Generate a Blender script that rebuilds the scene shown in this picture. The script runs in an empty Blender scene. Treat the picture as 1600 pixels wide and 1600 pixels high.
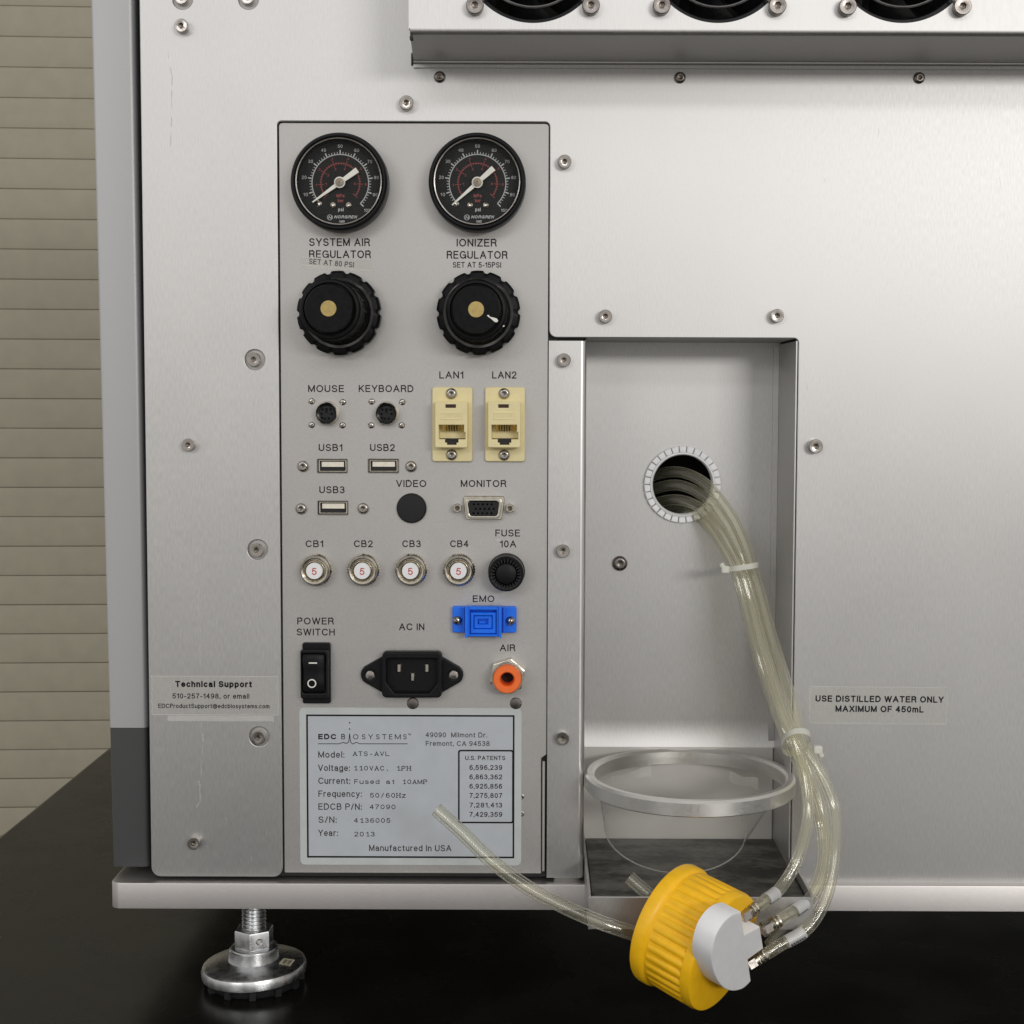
import bpy, bmesh, math, random
from mathutils import Vector, Matrix
from mathutils.geometry import tessellate_polygon
random.seed(4)
PI = math.pi
C = bpy.context.scene.collection
SC = bpy.context.scene

# ---------------------------------------------------------------- camera
F_PX, PPX, PPY = 2250.0, 838.0, 768.0
PITCH, ROLL = math.atan(143 / 2250.0), 0.0035
CAM = Vector((0, -0.675, 0))
ROT = Matrix.Rotation(PI / 2 - PITCH, 3, 'X') @ Matrix.Rotation(ROLL, 3, 'Z')
cd = bpy.data.cameras.new('camera')
cd.sensor_width = 36; cd.lens = F_PX / 1600 * 36
cd.shift_x = (800 - PPX) / 1600; cd.shift_y = (PPY - 800) / 1600
cd.clip_start = 0.02; cd.clip_end = 60
cam = bpy.data.objects.new('camera', cd); C.objects.link(cam)
cam.location = CAM; cam.rotation_euler = ROT.to_euler()
SC.camera = cam

# ---------------------------------------------------------------- light
w = bpy.data.worlds.new('World'); SC.world = w; w.use_nodes = True
w.node_tree.nodes['Background'].inputs[0].default_value = (1.0, 0.975, 0.94, 1)
w.node_tree.nodes['Background'].inputs[1].default_value = 0.58

def lamp(name, loc, target, sx, sy, watts, col=(1, 0.96, 0.9)):
    d = bpy.data.lights.new(name, 'AREA'); d.shape = 'RECTANGLE'; d.size = sx; d.size_y = sy
    d.energy = watts; d.color = col
    o = bpy.data.objects.new(name, d); C.objects.link(o)
    o.location = loc; o.rotation_euler = (Vector(target) - Vector(loc)).to_track_quat('-Z', 'Y').to_euler()
lamp('ceiling_lamp', (1.45, -2.9, 0.60), (0.1, 0, -0.05), 1.1, 0.32, 25, (1, 0.98, 0.94))
lamp('ceiling_lamp', (-1.9, -3.3, 0.95), (0, 0, -0.05), 1.25, 0.35, 11.5, (1, 0.985, 0.96))
lamp('ceiling_lamp', (0.2, -2.6, 1.20), (0, 0, 0), 2.4, 0.22, 8.5, (0.98, 0.98, 1.0))
SC.view_settings.view_transform = 'Standard'; SC.view_settings.look = 'None'
SC.view_settings.exposure = 0; SC.view_settings.gamma = 1
SC.render.engine = 'CYCLES'
SC.cycles.max_bounces = 14; SC.cycles.transmission_bounces = 12; SC.cycles.transparent_max_bounces = 24
SC.cycles.glossy_bounces = 6

# ---------------------------------------------------------------- measuring
# u right, v up, w out of the instrument's rear face towards the viewer (metres)
def ray(px, py):
    return (ROT @ Vector(((px - PPX) / F_PX, -(py - PPY) / F_PX, -1))).normalized()
def Q(px, py, w=0.0):
    d = ray(px, py); t = (-w - CAM.y) / d.y; p = CAM + d * t
    return Vector((p.x, p.z, w))
def QU(px, py, w=0.0): return Q(px, py, w).x
def QV(px, py, w=0.0): return Q(px, py, w).y
def S(px, w=0.0): return px * (0.675 - w) / F_PX      # length of px pixels at depth w
MMT = 0.001

# ---------------------------------------------------------------- materials
def nmat(name):
    m = bpy.data.materials.new(name); m.use_nodes = True
    nt = m.node_tree; return m, nt, nt.nodes['Principled BSDF']
def N(nt, t, **k):
    n = nt.nodes.new(t)
    for a, b in k.items(): setattr(n, a, b)
    return n
def noise(nt, scale3, detail=2, src='Position', scale=1.0, rough=0.5):
    g = N(nt, 'ShaderNodeNewGeometry'); mp = N(nt, 'ShaderNodeMapping'); mp.inputs['Scale'].default_value = scale3
    nt.links.new(g.outputs['Position'], mp.inputs['Vector'])
    n = N(nt, 'ShaderNodeTexNoise'); n.inputs['Scale'].default_value = scale; n.inputs['Detail'].default_value = detail
    n.inputs['Roughness'].default_value = rough
    nt.links.new(mp.outputs[0], n.inputs['Vector']); return n.outputs['Fac']
def rng(nt, src, a, b, lo=0.3, hi=0.7):
    r = N(nt, 'ShaderNodeMapRange'); r.inputs['From Min'].default_value = lo; r.inputs['From Max'].default_value = hi
    r.inputs['To Min'].default_value = a; r.inputs['To Max'].default_value = b
    nt.links.new(src, r.inputs['Value']); return r.outputs[0]
def mulcol(nt, base, fac):
    m = N(nt, 'ShaderNodeVectorMath', operation='SCALE'); m.inputs[0].default_value = base[:3]
    nt.links.new(fac, m.inputs['Scale']); return m.outputs[0]
def mth(nt, op, a, b):
    m = N(nt, 'ShaderNodeMath', operation=op)
    for i, x in enumerate((a, b)):
        if isinstance(x, (int, float)): m.inputs[i].default_value = x
        else: nt.links.new(x, m.inputs[i])
    return m.outputs[0]

def brushed(name, col, rough, aniso=0.35, grain='v', amp=0.07, spec=1.0):
    m, nt, b = nmat(name)
    s = {'v': (1500, 1500, 260), 'h': (300, 3000, 3000), 'n': (1900, 1900, 1900)}[grain]
    fine = noise(nt, s, 2)
    cloud = noise(nt, (16, 16, 12), 4, rough=0.6)
    fac = mth(nt, 'MULTIPLY', rng(nt, fine, 1 - amp, 1 + amp), rng(nt, cloud, 0.965, 1.035))
    nt.links.new(mulcol(nt, col, fac), b.inputs['Base Color'])
    b.inputs['Metallic'].default_value = 1
    nt.links.new(mth(nt, 'ADD', rng(nt, fine, rough - 0.03, rough + 0.03), rng(nt, cloud, -0.008, 0.008)), b.inputs['Roughness'])
    b.inputs['Anisotropic'].default_value = aniso
    cx = N(nt, 'ShaderNodeCombineXYZ'); cx.inputs[0 if grain == 'v' else 2].default_value = 1
    if aniso: nt.links.new(cx.outputs[0], b.inputs['Tangent'])
    bp = N(nt, 'ShaderNodeBump'); bp.inputs['Strength'].default_value = 0.09; bp.inputs['Distance'].default_value = 0.0001
    nt.links.new(fine, bp.inputs['Height']); nt.links.new(bp.outputs[0], b.inputs['Normal'])
    return m
def plain(name, col, rough=0.5, metal=0.0, var=0.06, scale=400, bump=0.0, spec=None, coat=0.0):
    m, nt, b = nmat(name)
    n = noise(nt, (scale,) * 3, 3)
    nt.links.new(mulcol(nt, col, rng(nt, n, 1 - var, 1 + var)), b.inputs['Base Color'])
    b.inputs['Metallic'].default_value = metal; b.inputs['Coat Weight'].default_value = coat
    nt.links.new(rng(nt, n, max(rough - 0.06, 0.02), rough + 0.06), b.inputs['Roughness'])
    if spec is not None: b.inputs['Specular IOR Level'].default_value = spec
    if bump:
        bp = N(nt, 'ShaderNodeBump'); bp.inputs['Strength'].default_value = bump; bp.inputs['Distance'].default_value = 0.0002
        nt.links.new(n, bp.inputs['Height']); nt.links.new(bp.outputs[0], b.inputs['Normal'])
    return m
def schlick(nt, ior):
    lw = N(nt, 'ShaderNodeLayerWeight'); lw.inputs['Blend'].default_value = 0.5
    f0 = ((ior - 1) / (ior + 1)) ** 2
    return mth(nt, 'ADD', mth(nt, 'MULTIPLY', mth(nt, 'POWER', lw.outputs['Facing'], 5.0), 1 - f0), f0)
def clear(name, tint, opacity, rough=0.05, white=(0.8, 0.8, 0.78), ior=1.45):
    m, nt, b = nmat(name); nt.nodes.remove(b)
    tr = N(nt, 'ShaderNodeBsdfTransparent'); tr.inputs[0].default_value = (*tint, 1)
    df = N(nt, 'ShaderNodeBsdfDiffuse'); df.inputs[0].default_value = (*white, 1)
    gl = N(nt, 'ShaderNodeBsdfGlossy'); gl.inputs['Roughness'].default_value = rough
    fr = schlick(nt, ior)
    n = noise(nt, (90, 90, 90), 4)
    m1 = N(nt, 'ShaderNodeMixShader'); m2 = N(nt, 'ShaderNodeMixShader')
    nt.links.new(rng(nt, n, opacity * 0.88, opacity * 1.12), m1.inputs[0])
    nt.links.new(tr.outputs[0], m1.inputs[1]); nt.links.new(df.outputs[0], m1.inputs[2])
    nt.links.new(fr, m2.inputs[0]); nt.links.new(m1.outputs[0], m2.inputs[1]); nt.links.new(gl.outputs[0], m2.inputs[2])
    nt.links.new(m2.outputs[0], nt.nodes['Material Output'].inputs[0])
    return m

M = {}
M['alu'] = brushed('brushed_aluminium', (0.545, 0.538, 0.533), 0.50, 0.45)
M['bend'] = plain('bend_highlight_metal', (0.66, 0.65, 0.64), 0.33, 1.0, 0.02, 30)  # paler, smoother copy of the aluminium that makes the bend's highlight
M['alu_panel'] = brushed('bead_blasted_aluminium', (0.50, 0.488, 0.475), 0.55, 0.2, 'n', 0.06)
M['alu_base'] = brushed('satin_aluminium_plate', (0.56, 0.535, 0.52), 0.42, 0.3, 'h', 0.05)
M['ring'] = plain('satin_anodised_aluminium', (0.68, 0.67, 0.645), 0.40, 1.0, 0.02, 900)
M['alu_lit'] = plain('brightened_recess_aluminium', (0.60, 0.585, 0.555), 0.5, 0.25, 0.03, 60)  # paler aluminium copy, with the light the recess lacks put into its colour
M['post'] = plain('silver_paint', (0.43, 0.43, 0.437), 0.42, 0.25, 0.07, 2500, 0.15)
M['post_dark'] = plain('charcoal_paint', (0.058, 0.058, 0.060), 0.5, 0.0, 0.15, 2500, 0.2)
M['black_gap'] = plain('black_recess', (0.012, 0.011, 0.011), 0.7)
M['steel'] = plain('stainless_steel', (0.44, 0.41, 0.38), 0.20, 1.0)
M['steel_dark'] = plain('dull_steel', (0.22, 0.20, 0.185), 0.28, 1.0)
M['socket'] = plain('hex_socket_shade', (0.15, 0.13, 0.11), 0.35, 1.0)
M['zinc'] = plain('zinc_plating', (0.66, 0.67, 0.68), 0.30, 1.0, 0.10, 300)
M['nickel'] = plain('nickel_plating', (0.66, 0.62, 0.54), 0.22, 1.0, 0.1, 700)
M['blk'] = plain('black_plastic', (0.008, 0.008, 0.009), 0.42, 0, 0.15, 900, 0.1, spec=.18)
M['blk_gloss'] = plain('glossy_black_plastic', (0.006, 0.006, 0.007), 0.22, spec=.3)
M['blk_matt'] = plain('matt_black_plastic', (0.014, 0.014, 0.015), 0.6, 0, 0.2, 900, 0.1, spec=.3)
M['knob'] = plain('knob_black_plastic', (0.005, 0.0055, 0.006), 0.40, 0, 0.3, 500, 0.15, spec=.12)
M['dial'] = plain('dial_black', (0.006, 0.006, 0.0065), 0.6, spec=.25)
M['lens'] = clear('gauge_lens', (0.99, 0.99, 0.99), 0.002, 0.03, ior=1.25)
M['ink'] = plain('black_ink', (0.010, 0.007, 0.010), 0.6, spec=.2)
M['ink_grey'] = plain('grey_ink', (0.055, 0.05, 0.053), 0.6, spec=.2)
M['ink_white'] = plain('white_ink', (0.48, 0.49, 0.49), 0.5)
M['ink_red'] = plain('red_ink', (0.27, 0.05, 0.045), 0.5)
M['red_num'] = plain('red_number_ink', (0.55, 0.04, 0.05), 0.5)
M['needle'] = plain('white_needle_paint', (0.80, 0.79, 0.72), 0.45)
M['hub'] = plain('needle_hub_metal', (0.26, 0.22, 0.17), 0.5, 0.7)
M['brass'] = plain('brass', (0.42, 0.32, 0.13), 0.42, 0.9, 0.1, 600)
M['beige'] = plain('beige_plastic', (0.80, 0.70, 0.39), 0.45, 0, 0.03, 300)
M['gold'] = plain('gold_contacts', (0.72, 0.52, 0.18), 0.3, 1.0)
M['dkred'] = plain('dark_slot', (0.035, 0.008, 0.005), 0.6)
M['blue'] = plain('blue_plastic', (0.006, 0.17, 0.90), 0.38, 0, 0.05, 300)
M['orange'] = plain('orange_plastic', (0.95, 0.18, 0.035), 0.4, 0, 0.04, 300)
M['white_pl'] = plain('white_plastic', (0.86, 0.86, 0.87), 0.42, 0, 0.02, 200)
M['yellow'] = plain('yellow_plastic', (1.0, 0.56, 0.010), 0.40, 0, 0.05, 220, 0.05)
M['yellow_lt'] = plain('yellow_moulding', (0.98, 0.60, 0.03), 0.3)
M['plate'] = plain('silver_polyester_label', (0.49, 0.52, 0.56), 0.42, 0.0, 0.03, 120)
M['plate_edge'] = plain('label_margin', (0.53, 0.56, 0.56), 0.42, 0.0, 0.04, 120)
M['tape'] = clear('clear_tape', (0.99, 0.985, 0.97), 0.20, 0.35, (0.84, 0.83, 0.80), 1.3)
M['tape_edge'] = clear('tape_residue', (1, 1, 0.99), 0.35, 0.3, (0.92, 0.91, 0.88), 1.25)
M['scratch'] = clear('pale_scratch', (1, 1, 1), 0.22, 0.5, (0.85, 0.85, 0.83))
M['scratch_dk'] = clear('dark_scratch', (1, 1, 1), 0.25, 0.3, (0.25, 0.24, 0.22))
M['tongue'] = plain('usb_tongue', (0.85, 0.80, 0.68), 0.5)
M['wire'] = plain('guard_wire', (0.25, 0.25, 0.25), 0.3, 1.0)
M['desk'] = plain('black_desk_laminate', (0.005, 0.0047, 0.004), 0.26, 0, 0.08, 25, 0.02, spec=.30)
M['slat'] = plain('beige_slat_paint', (0.375, 0.345, 0.27), 0.65, 0, 0.05, 40)
M['floor'] = plain('grey_floor', (0.62, 0.60, 0.56), 0.6, 0, 0.1, 10)
M['zip'] = clear('nylon_tie', (0.9, 0.9, 0.85), 0.80, 0.3, (0.78, 0.78, 0.70))
M['cup'] = clear('clear_cup_plastic', (0.97, 0.97, 0.965), 0.03, 0.25, (0.5, 0.5, 0.48), 1.05)
M['sleeve'] = clear('white_film_sleeve', (0.95, 0.95, 0.95), 0.55, 0.3, (0.80, 0.80, 0.82))
M['cup_rim'] = clear('cup_edge', (0.95, 0.95, 0.93), 0.25, 0.3, (0.6, 0.6, 0.56), 1.2)
M['grommet'] = plain('pale_grey_nylon', (0.86, 0.86, 0.87), 0.45, 0, 0.05, 300)
M['tray'] = None
def tray_mat():
    m, nt, b = nmat('dusty_tray_floor')
    a = noise(nt, (24, 60, 40), 8, rough=0.7); c = noise(nt, (260, 260, 260), 3)
    cr = N(nt, 'ShaderNodeValToRGB'); e = cr.color_ramp.elements
    e[0].position = 0.42; e[0].color = (0.012, 0.011, 0.009, 1); e[1].position = 0.60; e[1].color = (0.13, 0.122, 0.108, 1)
    nt.links.new(mth(nt, 'ADD', mth(nt, 'MULTIPLY', a, 0.8), mth(nt, 'MULTIPLY', c, 0.2)), cr.inputs[0])
    nt.links.new(cr.outputs[0], b.inputs['Base Color']); b.inputs['Roughness'].default_value = 0.55
    return m
M['tray'] = tray_mat()
def tube_mat():
    # clear soft vinyl: see-through face on, more of the yellowed wall in the line of sight towards the edges
    m, nt, b = nmat('yellowed_clear_vinyl'); nt.nodes.remove(b)
    tr = N(nt, 'ShaderNodeBsdfTransparent'); tr.inputs[0].default_value = (1.0, 0.995, 0.955, 1)
    tl = N(nt, 'ShaderNodeBsdfTranslucent'); tl.inputs[0].default_value = (1.0, 0.97, 0.76, 1)
    df = N(nt, 'ShaderNodeBsdfDiffuse'); df.inputs[0].default_value = (1.0, 0.97, 0.76, 1)
    gl = N(nt, 'ShaderNodeBsdfGlossy'); gl.inputs['Roughness'].default_value = 0.04
    a = N(nt, 'ShaderNodeMixShader'); a.inputs[0].default_value = 0.6
    nt.links.new(tl.outputs[0], a.inputs[1]); nt.links.new(df.outputs[0], a.inputs[2])
    lw = N(nt, 'ShaderNodeLayerWeight'); lw.inputs['Blend'].default_value = 0.5
    n = noise(nt, (70, 70, 40), 3)
    fac = mth(nt, 'MULTIPLY', rng(nt, lw.outputs['Facing'], 0.035, 0.72, 0.45, 0.98), rng(nt, n, 0.85, 1.15))
    c = N(nt, 'ShaderNodeMixShader'); nt.links.new(fac, c.inputs[0])
    nt.links.new(tr.outputs[0], c.inputs[1]); nt.links.new(a.outputs[0], c.inputs[2])
    fr = mth(nt, 'ADD', mth(nt, 'MULTIPLY', mth(nt, 'POWER', lw.outputs['Facing'], 3.2), 0.6), 0.05)
    fn = N(nt, 'ShaderNodeFresnel'); fn.inputs[0].default_value = 1.42
    fr = mth(nt, 'ADD', fr, mth(nt, 'MULTIPLY', fn.outputs[0], 0.26))
    d = N(nt, 'ShaderNodeMixShader'); nt.links.new(fr, d.inputs[0])
    nt.links.new(c.outputs[0], d.inputs[1]); nt.links.new(gl.outputs[0], d.inputs[2])
    nt.links.new(d.outputs[0], nt.nodes['Material Output'].inputs[0])
    return m
M['tube'] = tube_mat()

# ---------------------------------------------------------------- mesh helpers
def area2(p): return sum(p[i][0] * p[(i + 1) % len(p)][1] - p[(i + 1) % len(p)][0] * p[i][1] for i in range(len(p)))
def ccw(p): return list(p) if area2(p) > 0 else list(reversed(p))
def cw(p): return list(reversed(ccw(p)))
def offset(p, d):
    n = len(p); out = []
    for i in range(n):
        a, b, c = Vector(p[i - 1][:2]), Vector(p[i][:2]), Vector(p[(i + 1) % n][:2])
        e1 = (b - a); e2 = (c - b)
        if e1.length < 1e-9: e1 = e2
        if e2.length < 1e-9: e2 = e1
        n1 = Vector((-e1.y, e1.x)).normalized(); n2 = Vector((-e2.y, e2.x)).normalized()
        m = n1 + n2
        m = m / max(m.dot(n1), 0.3) if m.length > 1e-6 else n1
        out.append((b.x + m.x * d, b.y + m.y * d))
    return out
def rect(u0, v0, u1, v1): return [(min(u0, u1), min(v0, v1)), (max(u0, u1), min(v0, v1)), (max(u0, u1), max(v0, v1)), (min(u0, u1), max(v0, v1))]
def rnd(pts, r, seg=5):
    pts = ccw(pts); n = len(pts); out = []
    for i in range(n):
        ri = r[i] if isinstance(r, (list, tuple)) else r
        a, b, c = Vector(pts[i - 1]), Vector(pts[i]), Vector(pts[(i + 1) % n])
        if ri <= 0: out.append(tuple(b)); continue
        d1 = (a - b).normalized(); d2 = (c - b).normalized()
        ang = d1.angle(d2); t = min(ri / math.tan(ang / 2), (a - b).length * 0.49, (c - b).length * 0.49)
        p1 = b + d1 * t; p2 = b + d2 * t
        rr = t * math.tan(ang / 2)
        cen = b + (d1 + d2).normalized() * (rr / math.sin(ang / 2))
        a1 = math.atan2(p1.y - cen.y, p1.x - cen.x); a2 = math.atan2(p2.y - cen.y, p2.x - cen.x)
        da = (a2 - a1 + PI) % (2 * PI) - PI
        for k in range(seg + 1):
            t_ = a1 + da * k / seg; out.append((cen.x + rr * math.cos(t_), cen.y + rr * math.sin(t_)))
    return out
def circ(u, v, r, n=40, a0=0.0): return [(u + r * math.cos(a0 + 2 * PI * k / n), v + r * math.sin(a0 + 2 * PI * k / n)) for k in range(n)]

class MB:
    def __init__(s): s.v = []; s.f = []; s.mi = []; s.flat = set()
    def add(s, verts, faces, mi=0):
        o = len(s.v); s.v += [Vector(x) for x in verts]; s.f += [tuple(i + o for i in f) for f in faces]; s.mi += [mi] * len(faces); return s
    def box(s, u0, u1, v0, v1, w0, w1, mi=0):
        v = [(u, q, w_) for w_ in (w0, w1) for q in (v0, v1) for u in (u0, u1)]
        return s.add(v, [(0, 2, 3, 1), (4, 5, 7, 6), (0, 1, 5, 4), (2, 6, 7, 3), (0, 4, 6, 2), (1, 3, 7, 5)], mi)
    def prism(s, outer, w0, w1, holes=(), ch=0.0, mi=0, back=False, rch=1):
        outer = ccw(outer); holes = [cw(h) for h in holes]
        loops = [outer] + holes
        if ch > 0:
            steps = [(1 - math.cos(PI / 2 * k / rch), math.sin(PI / 2 * k / rch)) for k in range(1, rch + 1)]
        else: steps = []
        tops = []
        for lp in loops:
            n = len(lp)
            rings = [[(x, y, w0) for x, y in lp], [(x, y, w1 - ch) for x, y in lp]]
            for a, b in steps:
                rings.append([(x, y, w1 - ch + ch * b) for x, y in offset(lp, ch * a)])
            vs = [p for r in rings for p in r]; fs = []
            for k in range(len(rings) - 1):
                for i in range(n):
                    j = (i + 1) % n; fs.append((k * n + i, k * n + j, (k + 1) * n + j, (k + 1) * n + i))
            s.add(vs, fs, mi); tops.append(rings[-1])
        flat = [p for t in tops for p in t]; nf0 = len(s.f)
        if len(tops) == 1 and len(flat) <= 64: s.add(flat, [tuple(range(len(flat)))], mi)
        else:
            tr = tessellate_polygon([[Vector((p[0], p[1], 0)) for p in t] for t in tops])
            s.add(flat, [t if (Vector(flat[t[1]]) - Vector(flat[t[0]])).cross(Vector(flat[t[2]]) - Vector(flat[t[0]])).z > 0 else t[::-1] for t in tr], mi)
        s.flat.update(range(nf0, len(s.f)))
        if back:
            fl = [(p[0], p[1], w0) for lp in loops for p in lp]
            tr = tessellate_polygon([[Vector((p[0], p[1], 0)) for p in t] for t in loops])
            s.add(fl, tr, mi)
        return s
    def lathe(s, prof, n=40, cu=0.0, cv=0.0, mi=0, knurl=None):
        vs = []; fs = []; idx = []
        for k, (r, w_) in enumerate(prof):
            if r < 1e-9: idx.append([len(vs)]); vs.append((cu, cv, w_))
            else:
                idx.append(list(range(len(vs), len(vs) + n)))
                for i in range(n):
                    rr = r * (knurl(k, i) if knurl else 1)
                    vs.append((cu + rr * math.cos(2 * PI * i / n), cv + rr * math.sin(2 * PI * i / n), w_))
        for k in range(len(prof) - 1):
            a, b = idx[k], idx[k + 1]
            for i in range(n):
                j = (i + 1) % n
                if len(a) == 1 and len(b) == 1: continue
                if len(a) == 1: fs.append((a[0], b[i], b[j]))
                elif len(b) == 1: fs.append((a[i], a[j], b[0]))
                else: fs.append((a[i], a[j], b[j], b[i]))
        return s.add(vs, fs, mi)
    def xf(s, fn):
        s.v = [Vector(fn(p)) for p in s.v]; return s
def sweep(mb, path, r, n=14, caps=True, mi=0, ri=None, prof=None):
    P = [Vector(p) for p in path]
    T = [(P[min(i + 1, len(P) - 1)] - P[max(i - 1, 0)]).normalized() for i in range(len(P))]
    up = Vector((0, 0, 1)) if abs(T[0].z) < 0.9 else Vector((0, 1, 0))
    nn = (up - T[0] * up.dot(T[0])).normalized(); fr = []
    for i, t in enumerate(T):
        nn = (nn - t * nn.dot(t)).normalized(); fr.append((nn.copy(), t.cross(nn)))
    def shell(rad):
        vs = []
        for i in range(len(P)):
            a, b = fr[i]
            R = rad * (prof[i] if prof else 1)
            for k in range(n):
                th = 2 * PI * k / n; vs.append(P[i] + a * (math.cos(th) * R) + b * (math.sin(th) * R))
        return vs, [(i * n + k, i * n + (k + 1) % n, (i + 1) * n + (k + 1) % n, (i + 1) * n + k) for i in range(len(P) - 1) for k in range(n)]
    vs, fs = shell(r); L = (len(P) - 1) * n
    if ri is None:
        if caps: fs = fs + [tuple(range(n)), tuple(L + k for k in range(n))]
        mb.add(vs, fs, mi)
    else:
        v2, f2 = shell(ri); o = len(vs)
        fs = fs + [tuple(x + o for x in f) for f in f2]
        for e in (0, L):
            fs += [(e + k, e + (k + 1) % n, o + e + (k + 1) % n, o + e + k) for k in range(n)]
        mb.add(vs + v2, fs, mi)
    return mb
def spline(pts, per=10):
    P = [Vector(p) for p in pts]; P = [P[0] * 2 - P[1]] + P + [P[-1] * 2 - P[-2]]; out = []
    for i in range(1, len(P) - 2):
        a, b, c, d = P[i - 1:i + 3]
        for k in range(per):
            t = k / per
            out.append(0.5 * ((2 * b) + (c - a) * t + (2 * a - 5 * b + 4 * c - d) * t * t + (3 * b - a - 3 * c + d) * t ** 3))
    out.append(P[-2]); return out

WLOC = {}
def wl(o): return WLOC[o.name]
def link(o, loc, parent):
    C.objects.link(o); loc = Vector(loc)
    WLOC[o.name] = loc
    if parent is not None:
        o.parent = parent; d = loc - wl(parent)
    else: d = loc
    o.location = (d.x, -d.z, d.y)
    return o
def obj(name, mb, mats, parent=None, loc=(0, 0, 0), label=None, sharp=35, kind=None):
    """loc and mesh in (u, v, w); the mesh is given relative to loc"""
    me = bpy.data.meshes.new(name)
    me.from_pydata([(p[0], -p[2], p[1]) for p in mb.v], [], mb.f)
    if not isinstance(mats, (list, tuple)): mats = [mats]
    for m in mats: me.materials.append(M[m])
    me.polygons.foreach_set('material_index', mb.mi)
    me.polygons.foreach_set('use_smooth', [i not in mb.flat for i in range(len(mb.f))])
    bm = bmesh.new(); bm.from_mesh(me)
    bmesh.ops.remove_doubles(bm, verts=bm.verts, dist=1e-7)
    bmesh.ops.dissolve_degenerate(bm, edges=bm.edges, dist=1e-8)
    bmesh.ops.recalc_face_normals(bm, faces=bm.faces); bm.to_mesh(me); bm.free()
    sm = [p.use_smooth for p in me.polygons]
    me.set_sharp_from_angle(angle=math.radians(sharp)); me.polygons.foreach_set('use_smooth', sm); me.update()
    o = bpy.data.objects.new(name, me)
    if label: o['label'] = label
    if kind: o['kind'] = kind
    return link(o, loc, parent)
def absolute(name, mb, mats, parent, loc, **k):
    l = Vector(loc); mb.xf(lambda p: p - l); return obj(name, mb, mats, parent, l, **k)
def thing(name, label, cat, loc, group=None):
    o = bpy.data.objects.new(name, None); o.empty_display_size = 0.02
    o['label'] = label; o['category'] = cat
    if group: o['group'] = group
    return link(o, loc, None)
def dup(o, loc, parent, label=None, scale=None):
    c = o.copy()
    if label: c['label'] = label
    elif 'label' in c: del c['label']
    link(c, loc, parent)
    if scale: c.scale = (scale,) * 3
    for ch in [x for x in o.children]:
        if scale: cc = ch.copy(); C.objects.link(cc); cc.parent = c; WLOC[cc.name] = Vector(loc)
        else: dup(ch, wl(ch) - wl(o) + Vector(loc), c, ch.get('label'))
    return c

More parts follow.
